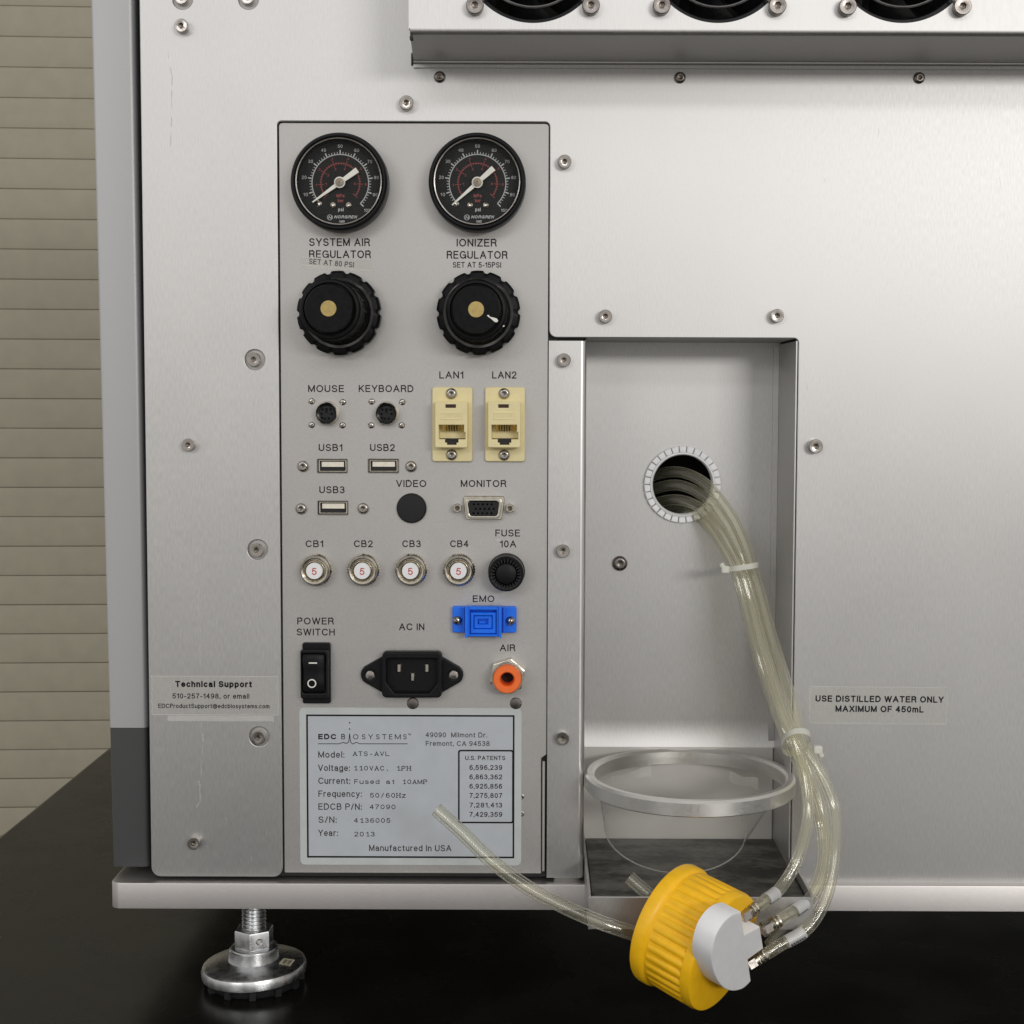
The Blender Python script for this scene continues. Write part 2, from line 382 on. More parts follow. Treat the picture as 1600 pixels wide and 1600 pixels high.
# ---------------------------------------------------------------- lettering
def _arc(cx, cy, rx, ry, a0, a1, n=None):
    n = n or max(3, int(abs(a1 - a0) / 22))
    return [(cx + rx * math.cos(math.radians(a0 + (a1 - a0) * i / n)), cy + ry * math.sin(math.radians(a0 + (a1 - a0) * i / n))) for i in range(n + 1)]
def _ell(cx, cy, rx, ry): return _arc(cx, cy, rx, ry, 90, 450, 16)
A_ = _arc
GLYPH = {   # strokes on a cap height of 1: width, centre lines
 'A': (.72, [[(0, 0), (.36, 1), (.72, 0)], [(.12, .34), (.6, .34)]]),
 'B': (.6, [[(0, 0), (0, 1), (.34, 1)] + A_(.34, .765, .21, .235, 90, -90) + [(0, .53)], [(.30, .53)] + A_(.35, .265, .25, .265, 90, -90) + [(0, 0)]]),
 'C': (.7, [A_(.37, .5, .37, .5, 38, 322)]), 'D': (.66, [[(0, 0), (0, 1), (.27, 1)] + A_(.27, .5, .39, .5, 90, -90) + [(0, 0)]]),
 'E': (.54, [[(.53, 1), (0, 1), (0, 0), (.54, 0)], [(0, .53), (.49, .53)]]), 'F': (.5, [[(.5, 1), (0, 1), (0, 0)], [(0, .5), (.43, .5)]]),
 'G': (.73, [A_(.37, .5, .37, .5, 42, 330), [(.42, .48), (.73, .48), (.73, 0)]]), 'H': (.6, [[(0, 0), (0, 1)], [(.6, 0), (.6, 1)], [(0, .54), (.6, .54)]]),
 'I': (0, [[(0, 0), (0, 1)]]), 'J': (.42, [[(.42, 1), (.42, .25)] + A_(.21, .25, .21, .25, 0, -170)]),
 'K': (.6, [[(0, 0), (0, 1)], [(.57, 1), (0, .38)], [(.18, .57), (.6, 0)]]), 'L': (.48, [[(0, 1), (0, 0), (.48, 0)]]),
 'M': (.74, [[(0, 0), (0, 1), (.37, .04), (.74, 1), (.74, 0)]]), 'N': (.6, [[(0, 0), (0, 1), (.6, 0), (.6, 1)]]),
 'O': (.76, [_ell(.38, .5, .38, .5)]), 'P': (.56, [[(0, 0), (0, 1), (.33, 1)] + A_(.33, .74, .24, .26, 90, -90) + [(0, .48)]]),
 'Q': (.76, [_ell(.38, .5, .38, .5), [(.45, .22), (.76, -.04)]]),
 'R': (.6, [[(0, 0), (0, 1), (.35, 1)] + A_(.35, .755, .24, .245, 90, -90) + [(0, .51)], [(.34, .51), (.52, .42), (.57, .1), (.61, 0)]]),
 'S': (.6, [A_(.30, .745, .27, .255, 22, 250) + A_(.30, .26, .30, .26, 68, -158)]), 'T': (.6, [[(0, 1), (.6, 1)], [(.3, 1), (.3, 0)]]),
 'U': (.6, [[(0, 1), (0, .3)] + A_(.3, .3, .3, .3, 180, 360) + [(.6, 1)]]), 'V': (.66, [[(0, 1), (.33, 0), (.66, 1)]]),
 'W': (.98, [[(0, 1), (.245, 0), (.49, 1), (.735, 0), (.98, 1)]]), 'X': (.62, [[(0, 0), (.62, 1)], [(0, 1), (.62, 0)]]),
 'Y': (.64, [[(0, 1), (.32, .42), (.64, 1)], [(.32, .42), (.32, 0)]]), 'Z': (.58, [[(0, 1), (.58, 1), (0, 0), (.58, 0)]]),
 '0': (.5, [_ell(.25, .5, .25, .5)]), '1': (.26, [[(0, .76), (.16, .82), (.25, 1), (.25, 0)]]),
 '2': (.52, [A_(.26, .72, .25, .28, 172, -38) + [(.0, 0), (.52, 0)]]), '3': (.52, [A_(.25, .75, .23, .25, 155, -85) + A_(.25, .27, .27, .27, 88, -158)]),
 '4': (.54, [[(.4, 0), (.4, 1), (0, .3), (.54, .3)]]), '5': (.52, [[(.48, 1), (.09, 1), (.03, .5)] + A_(.25, .32, .27, .32, 135, -155)]),
 '6': (.52, [_ell(.26, .31, .26, .31), A_(.30, .5, .29, .5, 55, 190)]), '7': (.5, [[(0, 1), (.5, 1), (.24, .42), (.16, 0)]]),
 '8': (.52, [_ell(.26, .76, .22, .24), _ell(.26, .265, .26, .265)]), '9': (.52, [_ell(.26, .69, .26, .31), A_(.22, .5, .29, .5, -125, 10)]),
 'a': (.47, [A_(.22, .5, .2, .22, 165, 0) + [(.42, .1), (.47, 0)], A_(.21, .21, .21, .21, 10, 350) + [(.42, .3), (.3, .42), (.42, .45)]]),
 'b': (.48, [[(0, 0), (0, 1)], _ell(.24, .36, .24, .36)]), 'c': (.45, [A_(.24, .36, .24, .36, 42, 318)]), 'd': (.48, [[(.48, 0), (.48, 1)], _ell(.24, .36, .24, .36)]),
 'e': (.48, [[(0, .37)] + [(.48, .37)] + A_(.24, .36, .24, .36, 0, 318)]), 'f': (.27, [[(.11, 0), (.11, .8)] + A_(.27, .8, .16, .2, 180, 95), [(0, .68), (.26, .68)]]),
 'g': (.48, [_ell(.24, .36, .24, .36), [(.48, .72), (.48, -.05)] + A_(.24, -.05, .24, .22, 0, -155)]), 'h': (.44, [[(0, 0), (0, 1)], A_(.22, .48, .22, .24, 180, 0) + [(.44, 0)]]),
 'i': (0, [[(0, 0), (0, .72)], [(0, .9), (0, 1)]]), 'j': (.12, [[(.12, .72), (.12, -.1), (0, -.24)], [(.12, .9), (.12, 1)]]),
 'k': (.42, [[(0, 0), (0, 1)], [(.4, .7), (0, .26)], [(.14, .42), (.43, 0)]]), 'l': (0, [[(0, 0), (0, 1)]]),
 'm': (.74, [[(0, 0), (0, .72)], A_(.19, .5, .18, .22, 175, 0) + [(.37, 0)], A_(.56, .5, .18, .22, 175, 0) + [(.74, 0)]]),
 'n': (.44, [[(0, 0), (0, .72)], A_(.22, .48, .22, .24, 175, 0) + [(.44, 0)]]), 'o': (.5, [_ell(.25, .36, .25, .36)]),
 'p': (.48, [[(0, -.27), (0, .72)], _ell(.24, .36, .24, .36)]), 'q': (.48, [[(.48, -.27), (.48, .72)], _ell(.24, .36, .24, .36)]),
 'r': (.26, [[(0, 0), (0, .72)], A_(.24, .46, .24, .25, 180, 85)]), 's': (.42, [A_(.21, .54, .18, .18, 22, 250) + A_(.21, .18, .21, .18, 68, -158)]),
 't': (.26, [[(.11, .92), (.11, .14)] + A_(.25, .14, .14, .14, 180, 268), [(0, .70), (.26, .70)]]), 'u': (.44, [[(0, .72), (0, .24)] + A_(.22, .24, .22, .24, 180, 360), [(.44, .72), (.44, 0)]]),
 'v': (.46, [[(0, .72), (.23, 0), (.46, .72)]]), 'w': (.7, [[(0, .72), (.175, 0), (.35, .72), (.525, 0), (.7, .72)]]), 'x': (.44, [[(0, 0), (.44, .72)], [(0, .72), (.44, 0)]]),
 'y': (.46, [[(0, .72), (.23, .02)], [(.46, .72), (.2, -.12), (.1, -.25), (.0, -.26)]]), 'z': (.42, [[(0, .72), (.42, .72), (0, 0), (.42, 0)]]),
 '.': (0, [[(0, 0), (0, .07)]]), ',': (.02, [[(.02, .07), (.02, 0), (0, -.13)]]), ':': (0, [[(0, 0), (0, .07)], [(0, .6), (0, .67)]]),
 '/': (.3, [[(0, 0), (.3, 1)]]), '-': (.26, [[(0, .36), (.26, .36)]]),
 '@': (.95, [A_(.47, .4, .47, .55, -40, 290), _ell(.46, .4, .2, .24), [(.68, .62), (.64, .2), (.78, .14)]]),
}
def ribbon(mb, pts, sw, z):
    for i in range(1, len(pts) - 1):      # break at sharp corners
        a, b, c = Vector(pts[i - 1]), Vector(pts[i]), Vector(pts[i + 1])
        if (b - a).normalized().dot((c - b).normalized()) < -.35:
            ribbon(mb, pts[:i + 1], sw, z); ribbon(mb, pts[i:], sw, z + 7e-7); return
    closed = (Vector(pts[0]) - Vector(pts[-1])).length < 1e-7
    P = [Vector(p) for p in (pts[:-1] if closed else pts)]; n = len(P); L = []; h = sw / 2
    for i in range(n):
        a = P[i - 1] if (i or closed) else None; b = P[i]; c = P[(i + 1) % n] if (i < n - 1 or closed) else None
        d1 = (b - a).normalized() if a is not None else None; d2 = (c - b).normalized() if c is not None else None
        if d1 is None: d1 = d2; b = b - d2 * h * .9
        if d2 is None: d2 = d1; b = b + d1 * h * .9
        n1 = Vector((-d1.y, d1.x)); n2 = Vector((-d2.y, d2.x)); m = n1 + n2
        m = m / max(m.dot(n1), .45) if m.length > 1e-3 else n1
        L.append((b + m * h, b - m * h))
    vs = [(q.x, q.y, z) for pr in L for q in pr]; K = n if closed else n - 1
    mb.add(vs, [(2 * i, 2 * i + 1, (2 * i + 3) % (2 * n), (2 * i + 2) % (2 * n)) for i in range(K)])
def text_mb(mb, s, u0, u1, vb, ch, bold=0.0, shear=0.0, mono=False, w=0.0, rot=0.0):
    sw = ch * (.14 + bold * 3.2); hc = ch - sw; z = w; side = .17 + sw / ch
    items = []; x = 0
    for i, c in enumerate(s):
        if c == ' ': x += .82 if mono else .42; continue
        W_, st = GLYPH[c]
        if mono:
            gw = .50 if W_ > .3 else W_
            if c in 'MWm': gw = .62
            k = gw / W_ if W_ > 0 else 1
            if c in '1I': st = st + [[((W_ if c == '1' else 0) - .18, 0), ((W_ if c == '1' else 0) + .18, 0)]]
            if c == 'H': st = st + [[(q - .12, e), (q + .12, e)] for q in (0, .6) for e in (0, 1)]
            if c == 'A': st = st + [[(q - .12, 0), (q + .12, 0)] for q in (0, .72)]
            if c == 'P': st = st + [[(-.12, 0), (.16, 0)]]
            items.append((x + .36 - (W_ * k) / 2, k, st)); x += .82
        else: items.append((x, 1, st)); x += W_ + side
    tot = x - (.82 - .62 if mono else side); kx = ((u1 - u0) - sw) / max(tot, 1e-6)
    cs, sn = math.cos(rot), math.sin(rot); n = 0
    for x0, k, st in items:
        for pl in st:
            P = []
            for px_, py_ in pl:
                X = sw / 2 + (x0 + px_ * k) * kx + py_ * hc * shear; Y = sw / 2 + py_ * hc
                P.append((u0 + X * cs - Y * sn, vb + X * sn + Y * cs))
            ribbon(mb, P, sw, z + (n % 7) * 1.5e-6); n += 1
    return mb
def lettering(parent, lines, w, mat='ink', bold=0.0, **kw):
    """lines of (text, left px, right px, baseline px, cap height px)"""
    for ln in lines:
        s, x0, x1, yb, ch = ln[:5]; b = ln[5] if len(ln) > 5 else bold
        q0 = Q(x0, yb, w); q1 = Q(x1, yb, w); mb = MB()
        text_mb(mb, s, 0, q1.x - q0.x, 0, S(ch, w), bold=b, **kw)
        obj('lettering', mb, mat, parent, (q0.x, (q0.y + q1.y) / 2, w))

# ================================================================ surroundings
H_DESK = -0.2815
# desk: left edge runs straight back, back edge behind the instrument
def _dx(px, py):
    d_ = ray(px, py); return CAM.x + d_.x * (H_DESK / d_.z)
kx = (_dx(0, 1308) + _dx(168, 1166)) / 2; print('desk edge', _dx(0, 1308), _dx(168, 1166))
desk = MB().prism(rnd(rect(kx, -0.75, 0.95, 0.95), 0.004, 3), -0.032, 0.0, ch=0.003, back=True, rch=2)
desk.xf(lambda p: (p[0], H_DESK + p[2], -p[1]))
d = absolute('desk', desk, 'desk', None, (0.3, H_DESK - 0.032, 0))
d['label'] = 'black laminate desk top under the levelling foot of the instrument'; d['category'] = 'desk'
fl = MB().add([(-6, -1.03, 6), (6, -1.03, 6), (6, -1.03, -6), (-6, -1.03, -6)], [(0, 1, 2, 3)])
obj('floor', fl, 'floor', None, (0, 0, 0), kind='structure')
# roller shutter
sh = thing('roller_shutter', 'beige roller shutter of horizontal slats behind the left side of the desk', 'shutter', (-0.5, -1.03, -1.35))
PITCH_S = 0.0411; YAW = math.radians(3.0)
def slat_mb():
    mb = MB(); prof = []
    for k in range(9):
        t = k / 8; z = -PITCH_S / 2 + 0.0008 + t * (PITCH_S - 0.0017)
        prof.append((z, 0.0016 * math.sin(PI * t) ** 0.6))
    prof += [(PITCH_S / 2 - 0.0010, -0.0022), (-PITCH_S / 2 - 0.001, -0.0022)]
    n = len(prof); L = 1.3
    vs = [(x, z, w_) for x in (-L / 2, L / 2) for z, w_ in prof]
    fs = [(i, (i + 1) % n, n + (i + 1) % n, n + i) for i in range(n)] + [tuple(range(n)), tuple(range(n, 2 * n))]
    return mb.add(vs, fs)
def spos(k): return Vector((-0.62, 0.5545 - k * PITCH_S, -1.33))
s0 = obj('slat', slat_mb(), 'slat', sh, spos(-3)); s0.rotation_euler = (0, 0, YAW)
for k in range(-2, 39):
    s1 = dup(s0, spos(k), sh); s1.rotation_euler = (random.uniform(-.012, .012), random.uniform(-.0006, .0006), YAW)

# ================================================================ the instrument
uL = (QU(215, 0) + QU(239, 1350)) / 2
cpL, cpR = (QU(432.5, 200) + QU(444, 1368)) / 2, (QU(858.5, 200) + QU(854, 1368)) / 2
uStrip = (QU(908, 560) + QU(907, 1150)) / 2 + 0.0022      # outer end of the bracket's bend
uRec = (QU(1246, 545) + QU(1240, 1150)) / 2
uFar, vTop = QU(2150, 800), QV(800, -520)
vBot = QV(340, 1370); vBot2 = QV(1420, 1391.5); vCp = QV(650, 190); vRec = (QV(1050, 528))
inst = thing('laboratory_instrument', 'brushed aluminium rear of a laboratory instrument with gauges, regulator knobs, sockets and nameplate', 'instrument', ((uL + uFar) / 2, H_DESK, -0.2))
TH = 0.0016
# main rear cover, one sheet
vE = QV(880, 526)
outl = [(uL, vTop), (uL, vBot), (cpL - 0.0003, vBot), (cpL - 0.0003, vCp), (cpR + 0.0002, vCp), (cpR + 0.0002, vE), (uRec, vRec), (uRec, vBot2), (uFar, vBot2), (uFar, vTop)]
outl[5] = (cpR + 0.0002, vRec)
rad = [0, .0045, .0045, .0022, .0022, .0035, .0022, 0, 0, 0]
# rnd() expects ccw order
if area2(outl) < 0: outl = outl[::-1]; rad = rad[::-1]
holes = []
for (x, y) in ((285, -2), (388, -2), (398, 562), (402.5, 859), (405, 1151)):
    q = Q(x, y); holes.append(circ(q.x, q.y, S(15.5), 32))
cov = MB().prism(rnd(outl, rad), -TH, 0, holes=holes, ch=0.0004, rch=2)
cover = absolute('rear_cover', cov, 'alu', inst, (0, 0, 0))
# bottoms of the counterbores
for (x, y) in ((285, -2), (388, -2), (398, 562), (402.5, 859), (405, 1151)):
    q = Q(x, y); obj('screw_washer', MB().lathe([(S(16.5), 0), (0, 0)], 32), 'alu_panel', inst, (q.x, q.y, -0.0014))
# dark shell behind everything
sh_ = MB()
sh_.box(uL + .001, cpR + .004, QV(600, 1372), vTop, -0.30, -0.0030)
sh_.box(cpR + .004, uRec + .002, vRec + .003, vTop, -0.30, -0.0030)
sh_.box(uRec + .0022, uFar - .001, vBot2 + .001, vTop, -0.30, -0.0030)
obj('inner_housing', sh_, 'black_gap', inst)
# control panel
CPW = -0.0013
cpB = QV(650, 1366)
cp_out = [(cpL + .0002, cpB), (QU(846, 1366), cpB), (QU(846, 1186), QV(846, 1186)), (cpR - .0001, QV(846, 1180)), (cpR - .0001, vCp - .0004), (cpL + .0002, vCp - .0004)]
def usb_rect(x0, y0, x1, y1): a = Q(x0, y0, CPW); b = Q(x1, y1, CPW); return rnd(rect(a.x, a.y, b.x, b.y), 0.0003, 2)
USB = [(495.7, 717.6, 542.8, 739), (575.3, 717.4, 622.8, 738.8), (496.5, 783, 543.8, 804.3)]
cpo = rnd(cp_out, [.0006, .0006, .0003, .0003, .0018, .0018])
panel = MB().prism(cpo, CPW - TH * .8, CPW, holes=[usb_rect(*u) for u in USB], ch=0.0003)
cpan = absolute('control_panel', panel, 'alu_panel', inst, (0, 0, CPW))
# folded lip in the slot at the lower right
a = Q(847.5, 1190, 0.0004); b = Q(851, 1362, 0.0004)
obj('side_flange', MB().prism(rnd(rect(a.x, a.y, b.x, b.y), .0004, 2), -0.002, 0.0002, ch=0.0002), 'alu_panel', inst)

# ---- bracket strip left of the bottle recess, bent back into the recess
def strip():
    u0, u1 = cpR + 0.0001, uStrip; r = 0.0027
    vt, vb = QV(880, 532.5), QV(880, 1371.5)
    prof = [(u0, 0.0)] + [(u1 - r + r * math.sin(PI / 2 * k / 7), -r + r * math.cos(PI / 2 * k / 7)) for k in range(8)] + [(u1, -0.048)]
    inn = [(u1 - TH, -0.048), (u1 - TH, -TH), (u0, -TH)]
    loop = prof + inn; n = len(loop); mb = MB()
    vs = [(x, v, w_) for v in (vb, vt) for x, w_ in loop]
    fs = [(i, (i + 1) % n, n + (i + 1) % n, n + i) for i in range(n)]
    mb.add(vs, fs)
    tr = tessellate_polygon([[Vector((x, w_, 0)) for x, w_ in loop]])
    mb.add([(x, vt, w_) for x, w_ in loop], tr); mb.add([(x, vb, w_) for x, w_ in loop], tr)
    return mb, vt
smb, vStT = strip()
bracket = absolute('side_bracket', smb, 'alu', inst, (uStrip, vStT, 0))
bend = MB(); rb_ = .0027; vb_ = QV(880, 1371.5); vs = []
for k in range(11):
    a_ = PI / 2 * k / 10
    for v_ in (vb_ + .0002, vStT - .0002): vs.append((uStrip - rb_ + (rb_ + .00016) * math.sin(a_), v_, -rb_ + (rb_ + .00016) * math.cos(a_)))
bend.add(vs, [(2 * k, 2 * k + 1, 2 * k + 3, 2 * k + 2) for k in range(10)])
obj('bend_highlight', bend, 'bend', bracket, (0, 0, 0))  # added strip laid over the bend to carry its bright highlight
bracket['label'] = 'narrow brushed strip beside the bottle recess'
# ---- bottle recess
RW = -0.048
gq = Q(1066, 757, RW); gr = S(48, RW)
ub0, ub1 = uStrip, uRec - 0.0004
vR1 = QV(1080, 1165, RW)
vCu = vR1 + 0.013
cu_ = MB(); vs = []
for k in range(13):
    t = k / 12; vs += [(ub0, vCu - (vCu - vR1 + .0004) * t, RW + .0021 * t * t), (ub1 - .0006, vCu - (vCu - vR1 + .0004) * t, RW + .0021 * t * t)]
cu_.add(vs, [(2 * k, 2 * k + 1, 2 * k + 3, 2 * k + 2) for k in range(12)])
obj('recess_curve', cu_, 'alu', inst)
rec = MB().prism(rect(ub0, vCu, ub1, vRec + .001), RW - 0.0012, RW, holes=[circ(gq.x, gq.y, gr + .0004, 48)])
obj('recess_back', rec, 'alu', inst)
rw = MB()   # right wall with an inner return, and the top wall
rw.box(ub1 - 0.0006, ub1, H_DESK + .050, vRec - .0012, RW, -0.0003)
rw.box(ub1 - 0.0035, ub1 - 0.0007, H_DESK + .06, vRec - .002, RW, RW + 0.0012)
obj('recess_side_wall', rw, 'alu', inst)
obj('recess_top_wall', MB().box(ub0, ub1 - .001, vRec - 0.0002, vRec + .001, RW, -0.0018), 'alu_panel', inst)
obj('lower_recess_plate', MB().prism(rect(ub0 + .0005, H_DESK + .036, ub1 - .001, vR1), RW + .0002, RW + 0.0022, ch=.0004), 'alu_lit', inst)
pit = MB().box(gq.x - .04, gq.x + .04, gq.y - .04, gq.y + .04, RW - 0.09, RW - 0.0886)
for sx in (-1, 1): pit.box(gq.x + sx * .04 - .0005, gq.x + sx * .04 + .0005, gq.y - .04, gq.y + .04, RW - .09, RW - .0014)
for sx in (-1, 1): pit.box(gq.x - .04, gq.x + .04, gq.y + sx * .04 - .0005, gq.y + sx * .04 + .0005, RW - .09, RW - .0014)
M['cavity'] = plain('dark_grey_interior', (0.035, 0.035, 0.033), 0.6)
obj('cable_cavity', pit, 'cavity', inst)
# segmented grommet
gm = MB().lathe([(S(46.5, RW), -0.004), (S(46.5, RW), 0.0018), (S(48, RW), 0.0028), (S(50.5, RW), 0.0024), (S(50.8, RW), 0.0002)], 64)
grom = obj('grommet', gm, 'grommet', inst, (gq.x, gq.y, RW))
NS = 30
for k in range(NS):
    if k in (2, 29): pass
    a0 = 2 * PI * (k + .06) / NS; a1 = 2 * PI * (k + .94) / NS
    r0, r1 = S(50.8, RW), S(60, RW)
    pts = [(r * math.cos(t), r * math.sin(t)) for r, t in ((r0, a0), (r1, a0), (r1, (a0 + a1) / 2), (r1, a1), (r0, a1))]
    obj('grommet_segment', MB().prism(pts, 0, 0.0020, ch=.0005, rch=2), 'grommet', grom, (gq.x, gq.y, RW + .0001))

# ---- corner post and base
def lean(px, x0y0, y): pass
w_p = -0.008
pl0, pl1 = QU(141.5, 0, w_p), QU(177, 1355, w_p)
pr0, pr1 = QU(209.5, 0, w_p), QU(235, 1352, w_p)
vv0, vv1 = QV(170, 0, w_p), QV(200, 1354, w_p)
def pu(v, a, b): return a + (b - a) * (v - vv0) / (vv1 - vv0)
def post(va, vb, mat, name, r, **k):
    mb = MB(); rings = []
    for v in (va, vb):
        l, rr = pu(v, pl0, pl1), pu(v, pr0, pr1)
        o = rnd([(l, -0.12), (rr, -0.12), (rr, w_p), (l, w_p)], [0, 0, r, .0012], 6)
        rings.append([(p[0], v, p[1]) for p in o])
    n = len(rings[0]); mb.add(rings[0] + rings[1], [(i, (i + 1) % n, n + (i + 1) % n, n + i) for i in range(n)] + [tuple(range(n)), tuple(range(n, 2 * n))])
    return absolute(name, mb, mat, inst, (rings[0][0][0], va, w_p), **k)
vsplit = QV(200, 1137.5, w_p)
post(vsplit + .0001, vTop, 'post', 'corner_post', .0032, label='silver painted upper length of the corner post')
post(vv1, vsplit - .0001, 'post_dark', 'corner_post', .0030, label='charcoal lower end of the corner post')
obj('post_seal', MB().box(pr0 - .002, uL + .004, QV(230, 1360), vTop, -0.10, -0.014), 'black_gap', inst)
BW = 0.005
bl = QU(171.5, 1410, BW); bt, bb = QV(400, 1380.5, BW), QV(400, 1420, BW)
bo = rnd([(bl, -0.35), (uFar, -0.35), (uFar, BW), (bl, BW)], [0, 0, 0, .0048], 6)
bm_ = MB().prism(bo, bb, bt, ch=0.0005, rch=2, back=True).xf(lambda p: (p[0], p[2], p[1]))
base = absolute('base_plate', bm_, 'alu_base', inst, (bl, bb, BW))
# ---- bottle tray
tl_, trr = QU(912, 1295, RW) , QU(1210, 1295, RW)
tzt = QV(1060, 1295, RW); TF = 0.050
trb = QV(1100, 1453, TF)
t = MB(); th = 0.0011
t.box(tl_, trr, trb, trb + th, RW + .003, TF - th)
tray_bottom = obj('tray_floor', MB().box(tl_ + th, trr - th, tzt - .0052, tzt - .0042, RW + .003, TF - th - .0001), 'tray', inst)
tw = MB()
tw.box(tl_ - th, tl_, trb, tzt, RW + .003, TF - .0002); tw.box(trr, trr + th, trb, tzt, RW + .003, TF - .0002)
tw.prism(rnd(rect(tl_ - th, trb, trr + th, QV(1060, 1402, TF)), .0005, 2), TF - th, TF, ch=.0003, back=True)
tw.box(tl_, trr, trb, trb + th, RW + .003, TF - th - .0002)
obj('bottle_tray', tw, 'alu', inst)
# ---- bottle ring
rq = Q(1077.5, 1207, 0.0); RC = Vector((rq.x, rq.y, 0.0))
ro, rin, rh = S(165.5), S(150.5), S(24.5)
cR = .0012
prof = [(rin, -rh), (rin, -cR), (rin + cR, 0), (ro - cR * .8, 0), (ro, -cR), (ro, -rh + .0004), (ro - .0004, -rh), (rin, -rh)]
rg = MB().lathe(prof, 120).xf(lambda p: (p[0], p[2], p[1]))
obj('bottle_ring', rg, 'ring', inst, RC)
obj('ring_bracket', MB().box(-0.012, 0.012, -rh + .001, -.0015, RW + .0025, -ro + .0012), 'ring', inst, RC)

# ---- fan housing
FW = 0.051
fl_ = QU(638.5, 30, FW); fb = QV(900, 53.5, FW); fR = .0022
fans = [Q(x, -79, FW) for x in (833, 1123, 1412, 1701)]
front = MB()
front.prism(rect(fl_, fb + fR, uFar - .002, vTop - .005), FW - TH, FW, holes=[circ(f.x, f.y, S(110.5, FW), 96) for f in fans])
fv = QV(900, 98.5, 0.001)
prof = [(fb + fR - fR * math.sin(PI / 2 * k / 8), FW - fR + fR * math.cos(PI / 2 * k / 8)) for k in range(9)]
r2 = .0012
# underside falls slightly towards the cover, then a short lip turned down
ub = fb - .0003
prof += [(ub, r2 * 2.2)] + [(ub - r2 * math.sin(PI / 2 * k / 4) * 1.0, r2 * 2.2 - r2 * (1 - math.cos(PI / 2 * k / 4))) for k in range(1, 5)] + [(ub - .0026, r2 * 1.2), (ub - .0026, .0001), (ub + .0008, .0001), (ub + .0012, r2), (fb + TH, FW - TH), (fb + fR, FW - TH)]
n = len(prof)
x0s = [fl_ + .0006 - (0.0029 * (FW - w_) / FW) for v, w_ in prof]
vs = [(x0s[i], prof[i][0], prof[i][1]) for i in range(n)] + [(uFar - .002, v, w_) for v, w_ in prof]
front.add(vs, [(i, (i + 1) % n, n + (i + 1) % n, n + i) for i in range(n - 1)])
front.box(fl_, fl_ + TH, fb + fR + .0003, vTop - .005, 0.0002, FW - .0002)
fan_h = absolute('fan_housing', front, 'alu', inst, (fl_, fb, FW))
g0, g1 = Q(642.5, 102, .0006), Q(646, 83, .0006)
obj('corner_gap', MB().box(g0.x, g1.x, g0.y, g1.y, .0002, .0008), 'black_gap', fan_h, (0, 0, 0))
g0, g1 = Q(640, 60.5, FW), Q(644.5, 56, FW)
obj('corner_gap', MB().box(g0.x, g1.x, g0.y, g1.y + .0002, FW - .004, FW - .0004), 'black_gap', fan_h, (0, 0, 0))
bp_ = MB().box(fl_ + .003, uFar - .004, fb + .004, vTop - .01, .002, .004)
obj('fan_baffle', bp_, 'black_gap', inst)
def wheel(parent, loc, first):
    f = obj('fan', MB().lathe([(S(113, FW), -.012), (S(113, FW), -.0018), (S(104, FW), -.0018), (S(101, FW), -.004), (S(101, FW), -.02)], 72), 'blk', parent, loc)
    obj('fan_hub', MB().lathe([(0, -.004), (.011, -.004), (.012, -.005), (.012, -.02)], 32), 'blk', f, loc)
    bl_ = MB(); R0, R1 = .0125, S(99, FW)
    vs = []
    for k in range(6):
        t = k / 5; r = R0 + (R1 - R0) * t
        a = .35 * t
        for s_, wz in ((-.30, -.017), (0, -.0105), (.34, -.005)):
            vs.append((r * math.cos(a + s_), r * math.sin(a + s_), wz))
    bl_.add(vs, [(k * 3 + j, k * 3 + j + 1, k * 3 + j + 4, k * 3 + j + 3) for k in range(5) for j in range(2)])
    b0 = obj('fan_blade', bl_, 'blk_gloss', f, loc); b0.rotation_euler = (0, .2, 0)
    for k in range(1, 7):
        b = b0.copy(); C.objects.link(b); b.parent = f; b.rotation_euler = (0, .2 + k * 2 * PI / 7, 0)
    for R in (S(34, FW), S(57, FW), S(87, FW)):
        g = MB(); g_ = [(R * math.cos(t), R * math.sin(t), .0006) for t in [2 * PI * k / 64 for k in range(65)]]
        sweep(g, g_, .0006, 6, False); obj('guard_wire', g, 'wire', f, loc)
    sp = MB()
    for a in (45, 135, 225, 315):
        ca, sa = math.cos(math.radians(a)), math.sin(math.radians(a))
        sweep(sp, [(ca * .009, sa * .009, .0012), (ca * .0335, sa * .0335, .0012)], .0006, 6)
    obj('guard_spoke', sp, 'wire', f, loc)
    return f
for f in fans: wheel(inst, Vector((f.x, f.y, FW - .0005)), f is fans[0])

